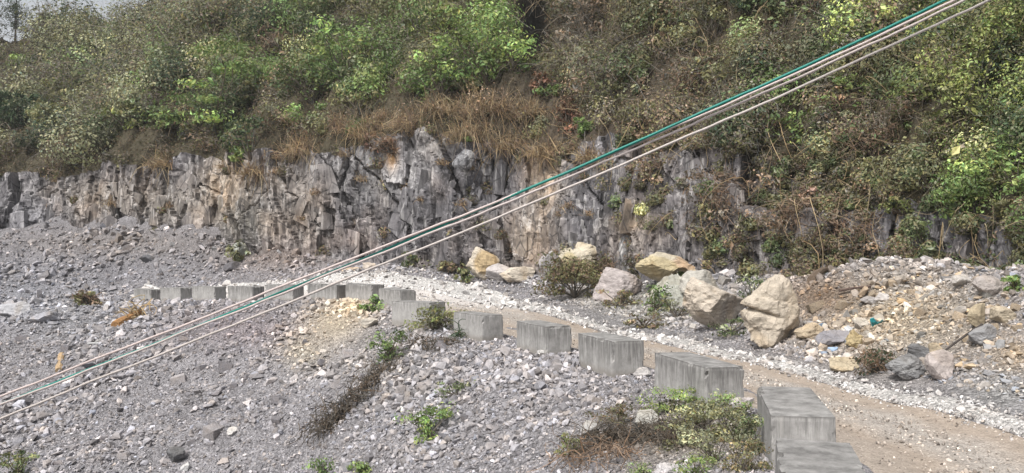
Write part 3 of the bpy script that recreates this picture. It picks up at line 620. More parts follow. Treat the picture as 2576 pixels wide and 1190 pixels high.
def lay(V):                                            # the stacked boulder with a deep slit on its left
    z = V[:, 2]; x = V[:, 0]
    slit = np.exp(-((z + .12 + .25 * x) / .055) ** 2) * sstep(.35, -.4, x) * .5
    slit2 = np.exp(-((z - .33 + .2 * x) / .05) ** 2) * .1 + np.exp(-((z + .5 + .1 * x) / .05) ** 2) * .08
    V = V * (1 - .75 * slit - .5 * slit2)[:, None]; V[:, 0] += .32 * sstep(-.1, .9, z) * .9 - .18 * sstep(-.1, -.9, z); V[:, 0] *= (1 - .28 * sstep(.2, 1, z)); return V
def peak(V):
    V = V.copy(); z = V[:, 2]; V[:, 0] *= 1 - .45 * sstep(-.2, 1, z); V[:, 0] -= .2 * sstep(0, 1, z); return V
def peak2(V):
    V = V.copy(); z = V[:, 2]; V[:, 0] *= 1 - .3 * sstep(.2, 1, z); V[:, 0] -= .22 * sstep(.2, 1, z) - .12 * sstep(-.2, -1, z); return V
def wedge(V):
    V = V.copy(); V[:, 2] -= np.clip(V[:, 0] + .55, 0, 2) * .55 * sstep(-.6, .5, V[:, 2]); V[:, 0] += .25 * V[:, 2]; return V
def arch(V):
    V = V.copy(); f = sstep(.75, .15, np.abs(V[:, 0] - .3) / .55) * sstep(.1, -.9, V[:, 2]); V[:, 2] += f * .75; return V
TANB = (.45,.395,.325)
boulder(1170,620,1257,708,(.52,.46,.38),'tall leaning boulder half white half rusty ochre at the left end of the boulder row',1,cuts=11,crease=peak,patchc=[(.12,.62,.42,(.42,.31,.17),.85)])
boulder(1218,662,1292,713,(.44,.41,.4),'pinkish grey boulder wedged between the tall ochre boulder and the low cream one',2,cuts=12,sub=4)
boulder(1250,670,1348,717,(.55,.49,.41),'low wide cream boulder with a flat sloping top beside the road bend',3,cuts=11,sub=4,rough=.06)
boulder(1355,630,1418,700,(.36,.34,.34),'upright grey boulder against the cliff left of the ochre-topped one',4,depth=45.5,sub=4)
boulder(1405,608,1510,690,(.5,.45,.36),'ochre and cream broken boulder above the olive bush',5,depth=44.5,cuts=16,rough=.12,patchc=[(-.2,.4,.3,(.36,.3,.17),.8),(.1,.25,.3,(.46,.35,.2),.8)])
boulder(1492,672,1622,765,(.38,.34,.33),'broad pinkish grey boulder beside the olive bush, below the arched ochre one',6,cuts=10,depth=38.5)
boulder(1552,585,1622,712,(.31,.3,.295),'narrow whitish upright rock against the cliff behind the boulders',7,depth=43.4,sub=5,mat=M_CLIFF,cuts=13,rough=.12,dep=1.2)
boulder(1604,633,1752,706,(.47,.42,.33),'arched boulder with yellow left side and rusty orange right end',8,depth=37.5,crease=arch,cuts=12,patchc=[(.33,.7,.27,(.43,.3,.2),.8),(-.2,.5,.4,(.42,.35,.2),.7)])
boulder(1640,690,1800,815,(.37,.37,.33),'large lichen-grey rubble-faced boulder behind the green bush',9,depth=35,cuts=20,rough=.15)
boulder(1715,678,1822,760,(.42,.40,.36),'grey-green boulder behind the peaked tan one',10,depth=34.5,cuts=13,sub=4)
boulder(1728,698,1902,832,(.46,.405,.34),'big peaked tan boulder with a dark right side beside the white gravel',11,cuts=15,hlo=.66,rough=.09,crease=peak2,patchc=[(.3,.4,.35,(.29,.27,.25),.7)])
boulder(1878,690,2024,872,TANB,'tall stacked tan boulder with a deep slit across its left side',12,cuts=13,hlo=.6,crease=lay,rough=.085,dep=.85)
boulder(2006,812,2078,856,(.45,.37,.27),'tan lumpy boulder at the foot of the stacked tan boulder',13,cuts=14,rough=.1,sub=4)
boulder(2068,832,2152,872,(.29,.28,.3),'flat purple-grey slab boulder left of the yellow clod on the heap',14,cuts=8,sub=4)
boulder(2130,828,2185,876,(.42,.34,.2),'yellowish earthy clod in the heap below the teal bag',15,cuts=18,rough=.14,sub=4)
boulder(2245,893,2336,956,(.2,.2,.205),'dark grey fractured boulder at the road edge in front of the heap',16,cuts=9,rough=.09,patchc=[(-.2,.7,.3,(.3,.3,.3),.6)])
boulder(2290,865,2350,905,(.17,.17,.175),'dark wedge of rock behind the dark grey fractured boulder',17,cuts=10,sub=4)
boulder(2338,880,2412,955,(.45,.40,.38),'pale pinkish boulder right of the dark fractured boulder',18,cuts=10,sub=4)
boulder(2338,862,2375,892,(.5,.42,.31),'rounded cream stone behind the dark fractured boulder',19,cuts=22,sub=4,rough=.04)
boulder(2440,762,2488,828,(.43,.37,.27),'upright tan boulder on the right part of the heap',20,cuts=10,sub=4)
boulder(2445,815,2510,868,(.3,.3,.31),'blue-grey smooth boulder below the upright tan boulder',21,cuts=14,sub=4)
boulder(2400,690,2450,722,(.48,.45,.42),'pale rounded boulder on the crest of the heap',22,cuts=18,sub=4)
boulder(2458,693,2530,745,(.42,.38,.36),'pinkish grey flat-topped boulder on the crest of the heap at right',23,cuts=8,sub=4)
boulder(2170,745,2210,766,(.36,.34,.33),'grey tilted stone on the back of the heap above the teal bag',24,cuts=10,sub=4)
boulder(2205,735,2245,757,(.55,.52,.5),'small white stone at the back of the heap near the dry stick',25,cuts=12,sub=3)
boulder(2150,800,2190,825,(.5,.46,.4),'cream slab propped just above the teal bag',26,cuts=9,sub=4)
boulder(2505,770,2560,812,(.44,.38,.29),'broad tan boulder near the right edge of the heap',27,cuts=11,sub=4)
boulder(2090,900,2165,935,(.47,.40,.29),'low tan rock slab at the road edge left of the dark dead bush',28,cuts=10,sub=4)
boulder(1872,600,1968,745,(.25,.235,.24),'dark purple-grey slab leaning on the cliff foot behind the peaked tan boulder',29,depth=36.5,mat=M_CLIFF,cuts=9,dep=1.2)
boulder(1950,600,2078,745,(.21,.205,.205),'big grey rock face at the cliff foot above the stacked tan boulder',30,depth=34.6,mat=M_CLIFF,cuts=11,hlo=.6,dep=1.3,rough=.1)
boulder(348,640,394,663,(.13,.13,.14),'dark flat slab on the gravel fan, left of the two',31,cuts=9,sub=4)
boulder(552,657,602,684,(.13,.125,.135),'dark flat slab on the gravel fan, right of the two',32,cuts=9,sub=4)
boulder(578,606,630,655,(.3,.31,.28),'mossy grey boulder at the cliff foot above the dark slab',33,cuts=12,sub=4,rough=.1)
boulder(-20,760,62,803,(.43,.43,.45),'big whitish boulder cut by the left edge',34,cuts=7,depth=48)
boulder(60,785,140,815,(.33,.33,.36),'long flat grey slab right of the whitish boulder',35,cuts=8,sub=4)
boulder(850,672,908,700,(.5,.4,.3),'orange-tinted cream rock at the cliff foot under the cables',36,cuts=14,sub=4,rough=.12,depth=51.5)
boulder(905,660,945,685,(.52,.46,.4),'cream crumbly rock right of the orange-tinted one under the cables',37,cuts=14,sub=4,rough=.12,depth=52)
boulder(1000,272,1165,455,(.34,.325,.3),'large pale streaked rock outcrop jutting out above the cliff',38,cuts=9,hlo=.72,depth=55.0,crease=wedge,sub=5,dep=.9,rough=.09,mat=M_CLIFF,patchc=[(.1,.75,.4,(.44,.41,.36),.7)],name='rock_outcrop')
boulder(1135,372,1195,430,(.22,.22,.23),'dark grey square rock block hanging on the cliff right of the pale outcrop',39,cuts=8,depth=50.8,sub=4,dep=.7,mat=M_CLIFF,name='rock_outcrop')
boulder(415,1128,462,1165,(.15,.15,.155),'dark stone slab lying low on the bank, bottom left',40,cuts=8,sub=4)
boulder(568,1075,595,1097,(.56,.54,.52),'bright white square stone on the lower bank',41,cuts=10,sub=3)
boulder(450,1165,475,1188,(.5,.5,.5),'small whitish stone at the bottom edge below the dark slab',42,cuts=10,sub=3)
boulder(1300,840,1345,862,(.34,.33,.33),'flat grey stone at the foot of the block gap',43,cuts=10,sub=3,base=905,depth=21.6) if False else None
boulder(1598,1032,1660,1075,(.42,.41,.38),'pale rounded stone half hidden in the weeds by the third block',44,cuts=14,sub=4)
boulder(1595,925,1640,950,(.45,.43,.42),'pale flat stone beside the foot of the roadside block',45,cuts=9,sub=3)
boulder(1460,1060,1510,1095,(.4,.39,.38),'grey-white stone at the upper edge of the dry stalks',46,cuts=12,sub=4)
boulder(1840,1000,1900,1050,(.48,.45,.45),'pinkish white rubble lump in the gap between two nearest big blocks',47,cuts=22,sub=4,rough=.15)
boulder(1350,880,1390,897,(.5,.49,.48),'small white stone just below the sixth-nearest streaked block',48,cuts=10,sub=3)
boulder(905,800,950,825,(.52,.48,.42),'cream flat stone on the tan shoulder',49,cuts=9,sub=3)
boulder(1640,1165,1745,1215,(.52,.5,.5),'white rubble mound at the bottom edge left of the bright green plant',50,cuts=26,sub=5,rough=.16)

# ------------------------------------------------------------------ concrete blocks
def block_mesh(L, W, H, seed):
    nx, ny, nz = 34, 14, 14; bm = bmesh.new()
    a = Acc()
    def side(o, u, v, nu, nv):
        U, Vv = np.meshgrid(np.linspace(0, 1, nu), np.linspace(0, 1, nv), indexing='ij'); return np.array(o) + U[..., None] * np.array(u) + Vv[..., None] * np.array(v), grid_faces(nu, nv)
    l, w_ = L / 2, W / 2
    for o, u, v, nu, nv in [((-l,-w_,0),(L,0,0),(0,0,H),nx,nz),((l,w_,0),(-L,0,0),(0,0,H),nx,nz),((l,-w_,0),(0,W,0),(0,0,H),ny,nz),((-l,w_,0),(0,-W,0),(0,0,H),ny,nz),((-l,-w_,H),(L,0,0),(0,W,0),nx,ny),((-l,-w_,0),(0,W,0),(L,0,0),ny,nx)]:
        P, F = side(o, u, v, nu, nv); P = P.reshape(-1, 3)
        e = np.stack([(l - np.abs(P[:, 0])), (w_ - np.abs(P[:, 1])), np.minimum(H - P[:, 2], 9)], 1); es = np.sort(e, 1)
        near = es[:, 1] < .001                                   # on an edge
        ch = .009 + .075 * np.clip(fbm(P * 5.1 + seed * 9, 4, 4, .65) - .3, 0, 1)
        c0 = np.array([0, 0, H / 2]); Q = P.copy()
        for k in range(3):
            s = np.sign(P[:, k] - c0[k]); on = e[:, k] < .001; Q[:, k] -= np.where(near & on & (P[:, 2] > .02), s * ch, 0)
        Q += .004 * np.stack([fbm(P * 2.3 + seed, 2, 1), fbm(P * 2.3 + seed, 2, 2), fbm(P * 2.3 + seed, 2, 3)], 1)
        a.add(Q, F)
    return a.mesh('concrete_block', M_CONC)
BL = ['concrete block cut off by the bottom edge, its pale speckled top seen from above','dark-topped concrete block directly behind the one cut off by the bottom edge',
      'tall streaked concrete block beside the weeds, with plants growing against its foot','streaked concrete block just beyond the weedy one, black line under its top edge',
      'concrete block striped by dark vertical stains with a small white stone on its top','concrete block with dead black twigs at its left end, right of the olive tuft',
      'wide concrete block with olive grass along its right foot, hiding part of the block behind','concrete block mostly hidden behind the wide block at the bend',
      'concrete block with a chipped corner at the bend, a green bush at its right foot','pale concrete block crossed by the lowest cable at the far bend',
      'concrete block crossed by the twisted upper cables in the far row','concrete block with a dark stained right end, first one clear left of the cables',
      'concrete block third from the left end of the far row','concrete block second from the left end of the far row','leftmost concrete block at the end of the far row']
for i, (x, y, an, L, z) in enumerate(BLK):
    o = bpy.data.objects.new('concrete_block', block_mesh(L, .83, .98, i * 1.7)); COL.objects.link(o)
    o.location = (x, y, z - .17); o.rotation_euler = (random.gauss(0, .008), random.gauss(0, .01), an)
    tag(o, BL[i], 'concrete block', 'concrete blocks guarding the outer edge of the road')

# ------------------------------------------------------------------ cables
def cable(pts, rad, col, label, twist=0, ph=0, off=.0, depth=(6.6, 5.6), wob=2.0, rough=.45):
    xs = np.linspace(-900, 3400, 420); px = [p[0] for p in pts]; k = np.polyfit(px, [p[1] for p in pts], 3); ys = np.polyval(k, xs)
    d = np.interp(xs, [0, 2575], depth); d = depth[0] + (depth[1] - depth[0]) * xs / 2575
    g = random.Random(label); n = np.stack([xs / 120, xs * 0 + g.random() * 50, xs * 0], -1)
    ys = ys + wob * vnoise(n, 5) + wob * .5 * vnoise(n * 2.7, 6) + off * np.cos(xs / twist * 2 * np.pi + ph) if twist else ys + wob * vnoise(n, 5) + wob * .5 * vnoise(n * 2.7, 6)
    if twist: d = d + .06 * np.sin(xs / twist * 2 * np.pi + ph)
    P = np.stack([(xs - CX) / FPX * d, d, CAMZ - (ys - HZ) / FPX * d], 1)
    V, F = tubes_geo(P[None], np.full((1, len(xs)), rad), 10); a = Acc(); a.add(V, F)
    return tag(a.build('cable', make_plain('cable_sheath', col, rough, .4, .12, 30), smooth=True), label, 'cable', 'cables slung across the view')
U = [(0,1000),(425,832),(850,667),(1125,556),(1400,444),(1690,325),(2000,187),(2395,3)]
cable([(x, y - 1) for x, y in U], .0095, (.52,.44,.42), 'uppermost of the pale pinkish cables, left end above the green one')
cable([(x, y + (19 if x < 500 else 17 if x < 900 else 11)) for x, y in U], .0095, (.47,.41,.395), 'second pale cable running close under the uppermost one')
cable([(0,1016),(300,901),(600,783),(850,672),(960,628),(1125,562),(1290,496),(1400,441),(1690,317),(2000,178),(2395,-8)], .0105, (.012,.2,.165), 'teal green cable twisted along the two upper pale cables', depth=(6.7, 5.5), wob=1.2)
cable([(0,1054),(425,880),(850,712),(1125,600),(1400,484),(1690,358),(2000,224),(2480,3)], .0094, (.47,.425,.4), 'lowest pale pinkish cable hanging apart from the others', wob=1.8)

# ------------------------------------------------------------------ plants
PAL = {'rust': ((.105,.09,.074),.35),'olive': ((.21,.205,.105),.2),'green': ((.19,.275,.1),.2),'lime': ((.29,.335,.125),.2),'dark': ((.06,.09,.05),.25),'brown': ((.23,.165,.12),.25),'grey': ((.2,.175,.145),.25),'straw': ((.36,.28,.17),.25),'red': ((.26,.145,.105),.25),'teal': ((.1,.16,.09),.25),'mid': ((.14,.18,.085),.2),'pink': ((.4,.27,.22),.25),'sage': ((.25,.255,.165),.2)}
def palc(kind, n, g=rng, warm=.08):
    c, s_ = PAL[kind]; C = np.array(c)[None] * np.exp(g.normal(0, s_ * .65, (n, 1))); C = C * (1 + g.normal(0, warm, (n, 1)) * np.array([[1, .2, -.6]])); return np.clip(C, .01, .7)
def blob(n, c, rad, g=rng, shell=.45):
    u = rdir(n, g); r = g.uniform(0, 1, (n, 1)) ** shell; lob = 1 + .35 * fbm(u * 1.7 + c[:3].sum() % 50, 2, 3)[:, None]
    P = u * r * lob; P[:, 2] = np.where(P[:, 2] < -.5, -.5 + (P[:, 2] + .5) * .3, P[:, 2])
    return c + P * rad, unit(u * 1.3 + g.normal(0, .45, (n, 3)) + np.array([0, 0, .3]))
LA, TW, GR, DRY = Acc(), Acc(), Acc(), Acc()
def leafy(acc, kind, c, rad, n, ls, g=rng, asp=.55, mix=None):
    P, Nn = blob(n, c, rad, g); L = ls * np.exp(g.normal(0, .3, n)); V, F = leaves_geo(P, Nn, L, L * asp * g.uniform(.7, 1.3, n), g)
    C = palc(kind, n, g)
    if mix is not None: m = g.uniform(0, 1, n) < mix[1]; C[m] = palc(mix[0], int(m.sum()), g)
    C *= np.exp(g.normal(0, .4)); acc.add(V, F, np.repeat(C, 4, 0))
def twiggy(acc, c, rad, n, wdt, kind='grey', g=rng, up=.6, droop=.5, k=5, ln=1.0, wob=.16):
    b = c + g.normal(0, .35, (n, 3)) * rad; D = unit(rdir(n, g) + np.array([0, -.2, up])); L = np.mean(rad) * ln * g.uniform(.5, 1.7, n)
    P = sweeps(b, D, L, g.uniform(0, droop * 1.6, n), k, wob, g); R = wdt * g.uniform(.6, 1.4, (n, 1)) * np.linspace(1, .4, k)[None]
    V, F = tubes_geo(P, R, 3); acc.add(V, F, np.repeat(palc(kind, n, g), k * 3, 0))
def grassy(acc, c, rad, n, h, wdt, kind='straw', g=rng, droop=.7, mix=None):
    b = c + g.normal(0, .4, (n, 3)) * rad * np.array([1, 1, .3]); D = unit(g.normal(0, .45, (n, 3)) + np.array([0, -.25, 1.])); L = h * g.uniform(.5, 1.2, n)
    P = sweeps(b, D, L, g.uniform(.1, droop * 1.5, n), 5, .05, g); R = wdt * g.uniform(.6, 1.3, (n, 1)) * np.array([[1, .9, .75, .5, .15]])
    V, F = tubes_geo(P, R, 2) if False else tubes_geo(P, R, 3); C = palc(kind, n, g)
    if mix is not None: m = g.uniform(0, 1, n) < mix[1]; C[m] = palc(mix[0], int(m.sum()), g)
    acc.add(V, F, np.repeat(C, 15, 0))
# which growth covers which part of the slope
KINDS = ['olive','green','lime','dark','brown','grey','straw','red','mid','sage']
def region(x, y):
    w_ = dict.fromkeys(KINDS, 0.)
    if x < 700: w_.update(olive=1.0, mid=.8, sage=1.2, grey=.9, brown=.7, dark=.2)
    elif x < 1350: w_.update(olive=1.1, mid=.8, green=.7, grey=.6, brown=.4, lime=.15, sage=.4)
    elif x < 2200: w_.update(olive=.8, mid=.5, grey=1.2, brown=.7, dark=.3, sage=.6)
    else: w_.update(olive=1., mid=1., green=.8, lime=.4, grey=.5, brown=.4, dark=.5)
    for px, py, rx, ry, k, wt in [(250,240,200,60,'olive',1),(120,200,150,80,'grey',1.2),(550,230,120,120,'green',3),(620,330,100,60,'dark',3),(850,180,170,110,'green',3),(1000,60,160,70,'olive',3),(1210,90,160,120,'green',5),(1230,200,140,40,'olive',1.5),(640,120,120,70,'brown',2),(720,120,60,50,'dark',2),
        (60,330,160,60,'dark',1.5),(350,360,250,50,'brown',3),(350,400,300,30,'brown',4),(80,400,150,50,'grey',3),(700,380,120,40,'straw',3),(700,360,150,40,'brown',3),(900,340,90,50,'straw',4),(1080,260,180,60,'brown',2),(1150,300,200,60,'straw',4),(1330,320,130,60,'straw',4),(1300,250,120,50,'brown',3),
        (1480,120,120,110,'grey',5),(1450,230,100,60,'brown',3),(1640,90,100,60,'olive',2.5),(1800,60,160,60,'olive',2),(1950,60,100,60,'mid',2),(1800,500,300,150,'brown',4),(2050,600,250,90,'brown',4),(1700,260,160,90,'grey',3),(2080,260,80,30,'lime',2),(1990,340,70,50,'green',4),(2450,200,160,160,'lime',4),(2470,250,170,140,'olive',3),(2480,480,150,80,'green',5),(2250,520,120,60,'olive',2),(2300,620,200,70,'mid',2),(2540,320,50,80,'dark',4),(2250,60,90,50,'lime',4),(2250,330,120,80,'brown',3)]:
        w_[k] += wt * math.exp(-((x - px) / rx) ** 2 - ((y - py) / ry) ** 2)
    ks = list(w_); vs = np.array([w_[k] for k in ks]); return ks[rng.choice(len(ks), p=vs / vs.sum())]
def add_clump(kind, p, d, R, cnt=1.0, leaf=1.0):
    ls = (.0033 if d > 45 else .0038) * d * leaf; c = np.array(p) + np.array([0, -.1 * R, R * .45]); rad = np.array([R, R, R * .85]) * rng.uniform(.8, 1.2, 3)
    if kind in ('grey', 'brown'):
        leafy(LA, kind, c, rad, int(260 * cnt), ls * .85, mix=('olive', .4)); twiggy(TW, c, rad, int(13 * cnt), .00032 * d, 'grey', ln=1.0)
    elif kind == 'straw':
        grassy(GR, np.array(p), rad, int(60 * cnt), R * 1.5, .0003 * d, 'straw', mix=('brown', .5)); leafy(LA, 'brown', c, rad * .8, int(50 * cnt), ls * .8)
    else:
        leafy(LA, kind, c, rad, int(390 * cnt), ls, mix=('sage' if kind != 'lime' else 'green', .2)); twiggy(TW, c, rad, int(4 * cnt), .0003 * d, 'grey')
BOXES = []
def shrub(x, yb, wpx, hpx, kind, label, on='all', style='bush', n=None, mix=None, name='shrub', cat='shrub', group=None, leaf=1.0, seed=None, lift=0.):
    p = hit(x, yb, on) if on != 'ground' else hit(x, yb, ('ground',))
    if p is None: p = hit(x, yb + 20)
    if p is None: return None
    g = np.random.default_rng(seed or int(x * 13 + yb * 7 + wpx)); d = p.y; k = d / FPX; W, H = wpx * k, hpx * k; ls = max(.0046 * d * leaf, .03)
    p = np.array(p); root = empty(name, p, label, cat, group); near = d < 30; BOXES.append((x, yb - hpx * .5, wpx * .5, hpx * .52, d, group is None))
    fo, br = Acc(), Acc()
    if style == 'grass':
        grassy(fo, np.zeros(3), np.array([W * .5, W * .35, .1]), n or 260, H * 1.1, max(.00036 * d, .004), kind, g, mix=mix, droop=.9)
        fo.build('blades', M_TWIG, root)
        leafy(br, 'brown', np.array([0, 0, H * .15]), np.array([W * .4, W * .3, H * .2]), 60, ls * .7, g); br.build('dead_leaves', M_LEAF, root); return root
    m = n or int(np.clip(W * H / (ls * ls) * (3.0 if not near else 5.5), 400, 9000))
    nb = max(16, int(m / 170)); cs = []
    for i in range(nb):
        u = g.normal(0, .3, 3); z = g.uniform(.12, .95); sh = math.sin(min(1, z * 1.25 + .25) * math.pi * .62) if style != 'tiers' else (1.15 - z * .8)
        c = np.array([np.clip(u[0], -.46, .46) * W * sh * 1.1, np.clip(u[1], -.45, .45) * W * .7, z * H - .08 * H])
        if style == 'tiers': c[2] = (round(z * 6) / 6) * H
        cs.append(c); rb = np.array([W, W * .7, H * (.8 if style != 'tiers' else .25)]) * g.uniform(.15, .3)
        leafy(fo, kind, c, rb, m // nb, ls, g, .5, mix)
    cs = np.array(cs); t = np.linspace(0, 1, 6)[None, :, None]
    P = cs[:, None] * np.concatenate([t ** .8, t ** .8, t ** .75], 2) + g.normal(0, .03 * H, (nb, 6, 3)) * np.sin(t * np.pi)
    V, F = tubes_geo(P, max(.0007 * d, .006) * np.linspace(1.3, .4, 6)[None].repeat(nb, 0), 4); br.add(V, F, np.repeat(palc('grey', nb, g) * .7, 24, 0))
    if style == 'twig' or kind in ('brown', 'grey'): twiggy(br, np.array([0, 0, H * .45]), np.array([W * .45, W * .35, H * .45]), int(60 + m * .05), max(.0004 * d, .003), 'grey' if kind != 'brown' else 'brown', g, ln=.9)
    istree = name.endswith('tree')
    fo.build('crown' if istree else 'foliage', M_LEAF, root)
    if istree:
        hgt = H * .5; tr = np.stack([np.linspace(0, .04 * W, 8), np.zeros(8), np.linspace(-.4, hgt, 8)], 1); V, F = tubes_geo(tr[None], np.linspace(H * .022, H * .008, 8)[None], 7); br.add(V, F, np.tile((.1, .085, .07), (len(V), 1))); br.build('trunk', M_TWIG, root)
    else: br.build('stems', M_TWIG, root)
    return root
H_ = ('hill', 'cliff')
shrub(545,345,250,265,'green','bright green tree with layered sprays leaning out above the left cliff',H_,'tiers',mix=('lime',.4),name='broadleaf_tree',cat='tree')
shrub(548,95,75,80,'lime','small lime green sapling near the top, above the layered green tree',H_,mix=('green',.4))
shrub(1225,215,230,230,'green','biggest light green bush at the top beside the dark hollow',H_,mix=('lime',.35))
shrub(1290,180,110,160,'green','light green bush leaning right over the dark hollow at the top',H_,mix=('lime',.3))
shrub(1110,250,170,130,'green','green bush with yellowish leaves above the straw grass band, top middle',H_,mix=('lime',.3))
shrub(1075,110,150,100,'olive','yellow-olive bush touching the top edge left of the biggest green bush',H_,mix=('lime',.4))
shrub(870,200,170,170,'green','mid-green bush below the top edge, third of the way across the photo',H_,mix=('lime',.25))
shrub(790,265,150,120,'green','green rounded bush right of the layered tree',H_,mix=('olive',.3))
shrub(905,290,130,90,'olive','dull olive bush just above the tall straw grass clump',H_)
shrub(1432,335,74,92,'red','rust red dead-leaved shrub above the cliff in the middle',H_,mix=('brown',.2))
shrub(1352,238,55,62,'red','small reddish shrub below the dark hollow',H_,mix=('brown',.4))
shrub(1268,165,45,55,'red','small reddish dead spray in front of the biggest green bush',H_,mix=('brown',.3))
shrub(980,385,95,48,'brown','rusty low thicket on the cliff lip left of the pale outcrop',H_,'twig',mix=('red',.5))
shrub(630,385,140,120,'dark','dark green bush hanging over the left cliff edge',H_,mix=('mid',.4))
shrub(602,412,62,55,'lime','small bright green bush on the cliff edge under the dark bush',H_,mix=('green',.5))
shrub(320,325,120,55,'lime','yellow-green low bush on the left hillside',H_,mix=('olive',.4))
shrub(170,250,110,60,'olive','yellowish bush on the left hillside above the yellow-green low one',H_,mix=('lime',.35))
shrub(40,178,52,42,'lime','small fresh green bush near the left edge of the hillside',H_,mix=('green',.5))
shrub(420,330,90,50,'green','fresh green bush right of the yellow-green low bush on the left hillside',H_,mix=('olive',.4))
shrub(1995,375,120,95,'green','bright green shrub among brown creepers under the lowest cable',H_,mix=('lime',.35))
shrub(2085,292,140,70,'green','bright green shrub just below the lowest cable at right, above the other',H_,mix=('lime',.4))
shrub(2140,228,70,45,'lime','small yellowish shrub touching the lowest cable at right',H_,mix=('green',.4))
shrub(2235,100,150,120,'lime','yellow-green bush at the top edge behind the upper cables, right side',H_,mix=('olive',.3))
shrub(2440,330,230,340,'lime','tall yellow-green tree at the top right corner',H_,mix=('olive',.45),name='broadleaf_tree',cat='tree')
shrub(2540,200,140,240,'olive','dark olive tree behind the yellow-green tree at the right edge',H_,mix=('green',.5),name='broadleaf_tree',cat='tree')
shrub(2460,555,210,150,'green','large bright green bush at the right edge halfway down',H_,mix=('lime',.3))
shrub(2560,490,120,120,'green','bright green bush cut by the right edge, above the large one',H_,mix=('lime',.25))
shrub(2330,480,140,120,'mid','mid green loose bush left of the large bright one at right',H_,mix=('sage',.4))
shrub(2270,540,95,45,'lime','yellow-green low patch bush in the brown creepers at right',H_,mix=('olive',.4))
shrub(2330,640,170,110,'mid','dull green hanging bush above the debris heap',H_,mix=('sage',.4))
shrub(2480,680,170,110,'mid','dull green hanging bush over the right end of the debris heap',H_,mix=('brown',.4))
shrub(2115,605,85,60,'pink','dead bush with pale pinkish leaves in the brown creepers',H_,mix=('brown',.5))
shrub(2030,525,40,60,'pink','little pale-leaved dry bush left of the pinkish one',H_,mix=('brown',.5))
shrub(1470,345,45,55,'green','small green shrub tucked right of the rust red shrub',H_,mix=('mid',.4))
shrub(1385,245,60,45,'green','small green shrub left above the rust red shrub',H_,mix=('lime',.3))
shrub(1650,110,140,110,'mid','grey-green bush at the top among bare twigs, right of the dark hollow',H_,mix=('sage',.4))
shrub(1800,95,150,100,'olive','olive bush at the top edge between twiggy thickets',H_,mix=('sage',.4))
shrub(1960,110,120,110,'mid','green bush under the cables at top right of centre',H_,mix=('olive',.4))
shrub(1480,120,150,160,'grey','bare grey twiggy thicket right of the dark hollow',H_,'twig',mix=('brown',.5))
shrub(1530,250,150,110,'grey','bare grey thicket hanging above the purple rock',H_,'twig',mix=('brown',.4))
shrub(1760,240,170,120,'brown','brown twiggy thicket above the cables in the right half',H_,'twig',mix=('grey',.4))
shrub(1820,560,190,150,'brown','brown dead creeper thicket on the cliff below the lowest cable',H_,'twig',mix=('grey',.4))
shrub(1990,600,170,130,'brown','brown dead creeper thicket above the stacked tan boulder',H_,'twig',mix=('grey',.4))
shrub(2180,640,170,120,'brown','brown dead creeper thicket above the back of the debris heap',H_,'twig',mix=('grey',.4))
shrub(2200,400,170,130,'brown','dark brown twig thicket right of the bright green shrubs',H_,'twig',mix=('mid',.4))
shrub(1640,460,130,90,'brown','brown creeper patch on the rock between the two sets of cables',H_,'twig',mix=('olive',.4))
shrub(700,150,110,90,'brown','reddish brown bare thicket above right of the layered tree',H_,'twig',mix=('grey',.4))
for i, (x, y, w_, h_, lb) in enumerate([(930,350,110,95,'tall straw grass clump on the cliff lip left of the pale outcrop'),(1180,345,120,80,'straw grass clump right of the pale outcrop'),(1265,375,120,85,'straw grass clump hanging over the cliff above the cream streak'),(1370,395,110,90,'straw grass tuft on the lip directly above the cream rock streak'),(1490,405,90,70,'straw grass tuft on the lip under the rust red shrub'),(760,390,130,70,'straw grass clump on the lip above the dark fractured rock'),(640,440,90,60,'thin straw grass on the lip right of the cream rock face'),(1110,285,110,70,'straw grass clump above the pale outcrop'),(1330,290,100,75,'straw grass clump below the reddish shrub'),(420,420,110,60,'brown grass tuft on the lip left of the cream rock face')]):
    shrub(x, y, w_, h_, 'straw', lb, H_, 'grass', n=300, mix=('brown', .35), name='grass_clump', cat='grass clump')
# dull shrubs nothing tells apart
for cnt, box, kinds, lb, gp in [(26,(60,150,640,330),['olive','sage','mid'],'dull grey-olive shrub in the tangled growth of the left hillside','olive shrubs of the left hillside'),
                                 (12,(700,40,1050,240),['olive','mid'],'dull olive shrub in the thick growth at the top between the brighter bushes','olive shrubs at the top middle'),
                                 (16,(1400,20,2100,330),['grey','brown','olive'],'dull twiggy shrub in the bare thicket of the right hillside','twiggy shrubs of the right hillside'),
                                 (14,(2150,150,2560,640),['mid','olive'],'dull green shrub in the dense growth of the right-hand slope','green shrubs of the right-hand slope')]:
    for _ in range(cnt):
        s_ = rng.uniform(60, 110); shrub(rng.uniform(box[0], box[2]), rng.uniform(box[1], box[3]), s_ * 1.2, s_ * .8, kinds[rng.integers(len(kinds))], lb, H_, mix=('sage', .3), group=gp)
